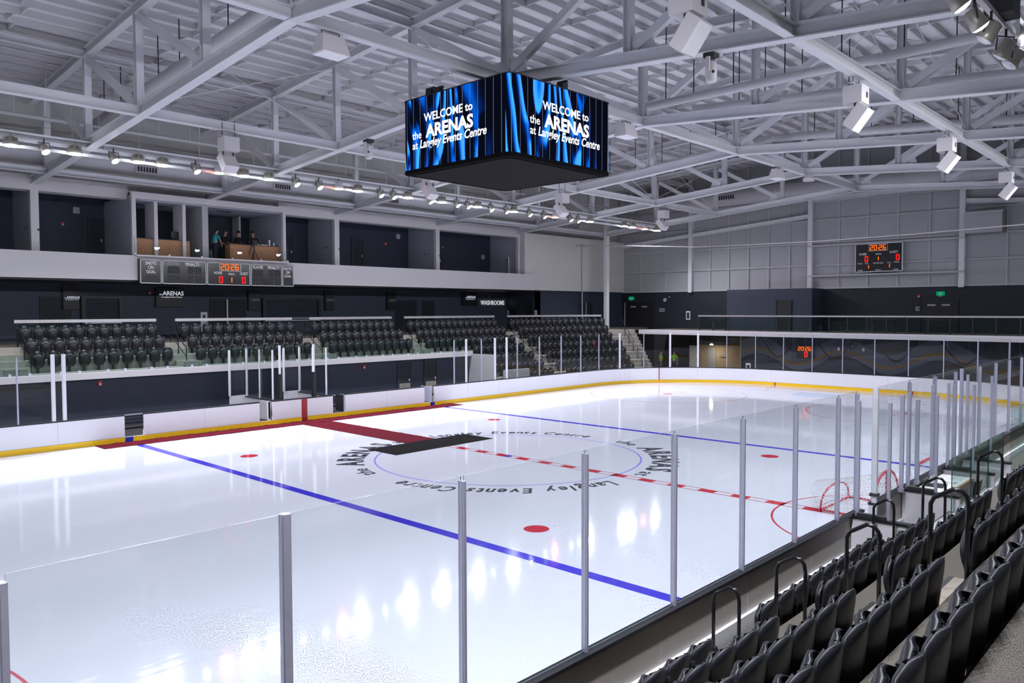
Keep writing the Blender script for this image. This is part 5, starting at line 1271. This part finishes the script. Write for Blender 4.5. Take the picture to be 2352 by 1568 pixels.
# ================================================================ concourse wall: doors, shutters, screens, signs
for x0, x1, l, z1 in ((-7.2, -5.9, 'dark double door at the left of the concourse', 5.75), (1.6, 3.7, 'dark double door behind the second far section', 5.72), (15.2, 17.0, 'wide dark doorway left of the washrooms', 5.75), (17.7, 18.7, 'single dark door left of the washroom sign', 5.75)):
    door(n_d, x0, x1, 25.4, 3.55, z1, l); n_d += 1
def shutter(x0, x1, label):
    t = thing('roll_shutter', label, 'shutter', ((x0+x1)/2, 25.35, 4.5)); z = 4.55
    fr = MB(); fr.box(x0-.2, x0, 25.2, 25.4, 4.3, 5.85); fr.box(x1, x1+.2, 25.2, 25.4, 4.3, 5.85); fr.box(x0, x1, 25.2, 25.4, 5.72, 5.85); fr.build('frame', 'black', t)
    while z < 5.7: MB().box(x0, x1, 25.30, 25.36, z, z+.10).build('slat', 'suite_wall' if z < 4.6 or z > 5.6 else 'navy_wall', t); z += .115
    MB().box(x0-.1, x1+.1, 25.1, 25.4, 4.42, 4.5).build('counter', 'alu', t)
shutter(-5.2, -3.55, 'dark roll-down concession shutter behind the leftmost far section'); shutter(5.0, 8.7, 'wide dark roll-down shutter behind the third far section')
def tv(x0, x1, z0, z1, tz, size, label, bright):
    t = thing('wall_screen', label, 'screen', ((x0+x1)/2, 25.2, z0)); MB().box(x0, x1, 25.22, 25.32, z0, z1).build('panel', 'black', t)
    xm = (x0+x1)/2+.05; mm = 'sign_text' if bright else 'print_grey'
    text_on('screen_lettering', 'ARENAS', size, (xm+size*.3, 25.215, tz), (1, 0, 0), (0, 0, 1), mm, t, .02, 0, 'CENTER', .001)
    text_on('screen_lettering', 'the', size*.42, (xm-size*1.85, 25.215, tz), (1, 0, 0), (0, 0, 1), mm, t, .01, 0, 'CENTER', .001)
    text_on('screen_lettering', 'at Langley Events Centre', size*.36, (xm, 25.215, tz-size*.42), (1, 0, 0), (0, 0, 1), mm, t, .01, .2, 'CENTER', .001)
tv(-6.25, -5.52, 5.15, 6.4, 5.72, .17, 'portrait screen with lit lettering beside the left shutter', True)
tv(-1.6, .0, 5.3, 6.35, 5.95, .32, 'landscape screen with the brightest lettering on the concourse wall', True)
tv(3.87, 4.6, 5.1, 6.27, 5.7, .15, 'portrait dark screen beside the wide shutter', False)
tv(9.25, 9.9, 5.1, 6.36, 5.73, .15, 'portrait dark screen behind the third far section', False)
tv(14.3, 15.06, 5.1, 6.38, 5.75, .15, 'portrait dark screen left of the wide doorway', False)
tv(21.5, 23.1, 5.45, 6.4, 6.0, .26, 'landscape screen left of the washroom sign', True)
t = thing('washroom_sign', 'white lettered washroom sign on the dark concourse wall', 'sign', (25, 25.35, 5.6)); text_on('sign_lettering', 'WASHROOMS', .50, (24.95, 25.36, 5.5), (1, 0, 0), (0, 0, 1), 'washroom_text', t, .006, 0, 'CENTER', .02, .84)
for o_ in t.children: pass
t = thing('notice_board', 'white notice with dark slots behind the second far section', 'notice', (1.15, 25.35, 4.1)); MB().box(.95, 1.35, 25.34, 25.38, 3.9, 5.0).build('board', 'print_white', t); MB().box(1.08, 1.22, 25.33, 25.34, 4.5, 4.85).build('slot', 'black', t); MB().box(1.08, 1.22, 25.33, 25.34, 3.95, 4.3).build('slot', 'black', t)
t = thing('door_edge_strip', 'tall thin white strip between the double doors', 'trim', (2.55, 25.3, 3.6)); MB().box(2.5, 2.58, 25.26, 25.3, 3.6, 5.75).build('strip', 'print_white', t)
# corner doors on the return wall and the black corner wall
for y0, y1, l in ((24.2, 25.0, 'washroom doorway nearest the sign'), (22.5, 23.3, 'washroom doorway nearest the corner')):
    r = sthing('door_%d' % n_d, 'dark %s' % l, (26.55, (y0+y1)/2, 3.55)); n_d += 1
    MB().box(26.56, 26.6, y0, y1, 3.55, 5.8).build('leaf', 'black', r); MB().box(26.54, 26.6, y0-.07, y0, 3.55, 5.87).build('door_frame', 'navy_wall', r); MB().box(26.54, 26.6, y1, y1+.07, 3.55, 5.87).build('door_frame', 'navy_wall', r)
for y, l in ((25.2, 'left'), (22.2, 'right')):
    t = thing('washroom_plate', 'small white washroom plate, %s one' % l, 'sign', (26.57, y, 4.85)); MB().box(26.56, 26.59, y-.11, y+.11, 4.7, 5.05).build('plate', 'print_white', t); MB().box(26.55, 26.56, y-.06, y+.06, 4.78, 4.97).build('symbol', 'print_grey', t)
r = door(n_d, 31.8, 33.6, 22.0, 3.55, 5.7, 'dark double door in the black corner wall'); n_d += 1; MB().box(32.66, 32.72, 21.92, 21.95, 3.6, 5.68).build('door_edge', 'alu', r)
def xdoor(y0, y1, label, two=True, xx=EX):
    global n_d
    r = sthing('door_%d' % n_d, label, (xx, (y0+y1)/2, 3.5)); n_d += 1
    MB().box(xx-.05, xx, y0, y1, 3.5, 5.7).build('leaf', 'black', r)
    f = MB(); f.box(xx-.08, xx, y0-.07, y0, 3.5, 5.77); f.box(xx-.08, xx, y1, y1+.07, 3.5, 5.77); f.box(xx-.08, xx, y0, y1, 5.7, 5.77); f.build('door_frame', 'black_wall', r)
    if two:
        for e in (.3, .7): ym = y0+(y1-y0)*e; MB().box(xx-.12, xx-.05, ym-.25, ym+.25, 5.28, 5.4).build('door_closer', 'print_grey', r); MB().box(xx-.1, xx-.05, ym-.35, ym+.35, 4.45, 4.52).build('push_bar', 'charcoal', r)
    return r
r = xdoor(18.7, 21.65, 'black double door in the end wall at the far corner'); MB().box(37.9, 37.94, 21.62, 21.7, 3.55, 5.7).build('door_edge', 'alu', r)
xdoor(-4.75, -2.55, 'black double door in the end wall under the right exit sign'); xdoor(5.65, 6.7, 'dark single door in the projecting end room', False, 36.0)
for y, z, l in ((20.98, 6.08, 'far corner'), (-3.74, 6.1, 'right end')):
    t = thing('exit_sign', 'green running-man exit sign over the %s door' % l, 'sign', (37.9, y, z)); MB().box(37.88, 38, y-.24, y+.24, z-.13, z+.14).build('box', 'exit_green', t)
    mb = MB(); mb.lathe([(.03, 0), (.03, .004)], (37.877, y+.03, z+.08), (-1, 0, 0), 8); mb.beam((37.876, y+.02, z+.05), (37.876, y+.0, z-.03), .004, .05, (0, 1, 0)); mb.beam((37.876, y, z-.03), (37.876, y-.08, z-.08), .004, .03, (0, 0, 1)); mb.beam((37.876, y, z-.03), (37.876, y+.07, z-.1), .004, .03, (0, 0, 1)); mb.beam((37.876, y+.02, z+.03), (37.876, y-.09, z+.02), .004, .025, (0, 0, 1)); mb.build('running_figure', 'print_white', t)
    MB().box(37.92, 37.98, y-.1, y+.1, z-.2, z-.15).build('down_lamp', 'print_grey', t)
t = thing('wall_horn', 'round grey horn speaker on the black end wall', 'speaker', (37.9, 17.46, 5.9)); MB().lathe([(.1, 0), (.15, .1), (.17, .2)], (38, 17.46, 5.9), (-1, 0, 0), 14).build('horn', 'print_grey', t); MB().box(37.9, 38, 17.05, 17.15, 6.1, 6.2).build('bracket', 'print_grey', t)
for y, z, w, h_, l in ((17.85, 5.04, .5, .28, 'left'), (-2.5, 5.1, .55, .28, 'right')):
    t = thing('wall_notice', 'small pale notice on the black end wall, %s one' % l, 'notice', (37.97, y, z)); MB().box(37.96, 38, y-w/2, y+w/2, z-h_/2, z+h_/2).build('plate', 'print_grey', t); MB().box(37.955, 37.96, y-w*.36, y+w*.36, z-.05, z+.05).build('print', 'charcoal', t)
t = thing('wall_notice', 'upright white notice with dark picture on the end wall', 'notice', (37.97, 15.3, 4.5)); MB().box(37.96, 38, 15.12, 15.5, 4.25, 4.95).build('plate', 'print_white', t); MB().box(37.95, 37.96, 15.18, 15.44, 4.32, 4.85).build('print', 'charcoal', t)
# mezzanine guard
t = thing('guard_rail', 'long steel-topped glass guard on the mezzanine behind the goal', 'guard rail', (32.5, -5, 3.5)); MB().box(32.44, 32.5, -27, 11.2, 4.56, 4.66).build('top_rail', 'steel_rail', t)
y = 11.1
while y > -16:
    MB().box(32.45, 32.49, y-.03, y+.03, 3.5, 4.56).build('post', 'black', t); g = MB(); glass_pane(g, (32.47, y-.05), (32.47, y-1.15), 3.6, 4.52, .015); g.build('pane', ['guard_glass', 'guard_edge'], t); y -= 1.2
for i, (y, w) in enumerate(((10.4, 1.3), (-1.4, 1.6), (-4.6, 1.7))):
    t = thing('high_table', 'dark standing table on the mezzanine, %s from the left' % ORD[i], 'table', (34.2, y, 3.5)); MB().box(33.9, 34.5, y-w/2, y+w/2, 4.38, 4.43).build('top', 'charcoal', t)
    for e in (-1, 1): MB().box(34.15, 34.25, y+e*w*.4-.04, y+e*w*.4+.04, 3.5, 4.38).build('leg', 'charcoal', t)
# wall under the mezzanine: printed mural
def mural_material():
    m = mat('mural', (.045, .05, .075), .5); nt = m.node_tree; N = nt.nodes; L = nt.links; b = N['Principled BSDF']
    tc = N.new('ShaderNodeTexCoord'); sp = N.new('ShaderNodeSeparateXYZ'); L.new(tc.outputs['Object'], sp.inputs[0]); y, z = sp.outputs[1], sp.outputs[2]
    def band(freq, ph, amp, z0, w):
        c = nmath(nt, 'ADD', nmath(nt, 'MULTIPLY', nmath(nt, 'SINE', nmath(nt, 'ADD', nmath(nt, 'MULTIPLY', y, freq), ph)), amp), z0)
        d = nmath(nt, 'ABSOLUTE', nmath(nt, 'SUBTRACT', z, c)); return nmath(nt, 'LESS_THAN', d, w)
    col = None
    def over(prev, fac, c):
        mx = N.new('ShaderNodeMix'); mx.data_type = 'RGBA'; L.new(fac, mx.inputs[0])
        if isinstance(prev, tuple): mx.inputs[6].default_value = prev
        else: L.new(prev, mx.inputs[6])
        mx.inputs[7].default_value = c; return mx.outputs[2]
    col = over((.022, .027, .045, 1), band(1.05, .3, .55, 2.0, .62), (.07, .08, .115, 1)); col = over(col, band(1.05, .3, .5, 1.75, .10), (.14, .085, .02, 1)); col = over(col, band(1.05, .5, .55, 1.25, .08), (.012, .013, .02, 1)); col = over(col, band(1.6, 2.0, .9, 2.6, .08), (.013, .016, .025, 1))
    L.new(col, b.inputs['Base Color'])
mural_material()
mb = MB(); mb.box(33.96, 34.2, -27, 8.5, -.02, 3.2); struct('wall_mural', mb, 'mural', 'dark wall with a printed wave mural behind the end glass')
mb = MB(); mb.box(36.2, 36.4, 8.5, 13.4, -.02, 2.3); mb.box(34.0, 36.3, 8.4, 8.6, -.02, 3.2); struct('wall_corridor', mb, 'beige_wall', 'beige corridor wall behind the end glass')
mb = MB(); mb.box(37.0, 37.2, 13.4, 18, -.02, 3.2); mb.box(36.2, 37.0, 13.3, 13.5, -.02, 3.2); mb.box(36.1, 36.3, 8.5, 13.4, 2.3, 3.2); struct('wall_corridor', mb, 'charcoal', 'dark back wall of the open corridor')
t = thing('leaning_door', 'tall pale door panel standing in the corridor', 'panel', (36.0, 13.45, 0)); MB().box(35.9, 35.96, 13.15, 13.95, 0, 2.2).build('panel', 'alu_white', t); MB().box(35.85, 35.9, 13.2, 13.25, .9, 1.2).build('handle', 'charcoal', t)
r = sthing('door_%d' % n_d, 'dark blue door in the beige corridor wall', (36.15, 12.1, 0)); MB().box(36.14, 36.2, 11.75, 12.45, 0, 2.1).build('leaf', 'suite_wall', r); MB().box(36.1, 36.14, 11.8, 11.86, .95, 1.05).build('door_handle', 'alu', r)
t = thing('wall_notice', 'blue and white notices on the beige corridor wall', 'notice', (36.18, 11.2, 1.5)); MB().box(36.17, 36.2, 11.45, 11.65, 1.4, 1.62).build('plate', 'suite_wall', t); MB().box(36.17, 36.2, 10.9, 11.35, 1.5, 1.62).build('plate', 'print_grey', t); MB().box(36.17, 36.2, 10.9, 11.35, 1.3, 1.36).build('plate', 'charcoal', t)
t = thing('corridor_lamp', 'warm round lamp in the corridor behind the end glass', 'lamp', (35.6, 11.9, 2.4)); MB().lathe([(.14, 0), (.12, .06), (.04, .1)], (35.2, 11.6, 2.33), (0, 0, 1), 12).build('shade', 'room_lamp', t)
MB().tube([(35.2, 11.6, 2.43), (35.2, 11.6, 3.17)], .012, 5).build('stem', 'charcoal', t)
area('lamp_light', (-.4, -.3, -.1), .25, 25, (1, .8, .5), (0, 0, 0), t)
t = thing('mural_notice', 'white framed notice low on the mural wall', 'notice', (33.93, 7.9, .9)); MB().box(33.92, 33.96, 7.72, 8.1, .75, 1.15).build('plate', 'print_white', t); MB().box(33.91, 33.92, 7.8, 8.02, .8, 1.0).build('print', 'charcoal', t)
t = thing('emergency_light', 'twin-head emergency light on the mural wall', 'lamp', (33.9, .6, 2.4)); MB().box(33.88, 33.96, .25, .95, 2.45, 2.62).build('body', 'charcoal', t)
for y in (1.35, -.25): MB().box(33.8, 33.96, y-.07, y+.07, 2.3, 2.5).build('lamp_head', 'speaker_white', t); 
MB().box(33.87, 33.88, .45, .5, 2.56, 2.62).build('led', 'exit_green', t)
for (x, y), rz, l in (((33.6, 15.2), 200, 'person in a lime safety vest at the left of the corridor'), ((34.3, 14.4), 130, 'person in a lime safety vest near the middle of the corridor')):
    person((x, y, 0), math.radians(rz), l, 'vest_lime', 'cloth_denim', (-.24, .1, .82), (.24, .1, .82), .03)
# supports under the mezzanine edge seen as tall white posts
for i, y in enumerate((13.9, 11.9, 9.9, -9.0, -11)):
    pass
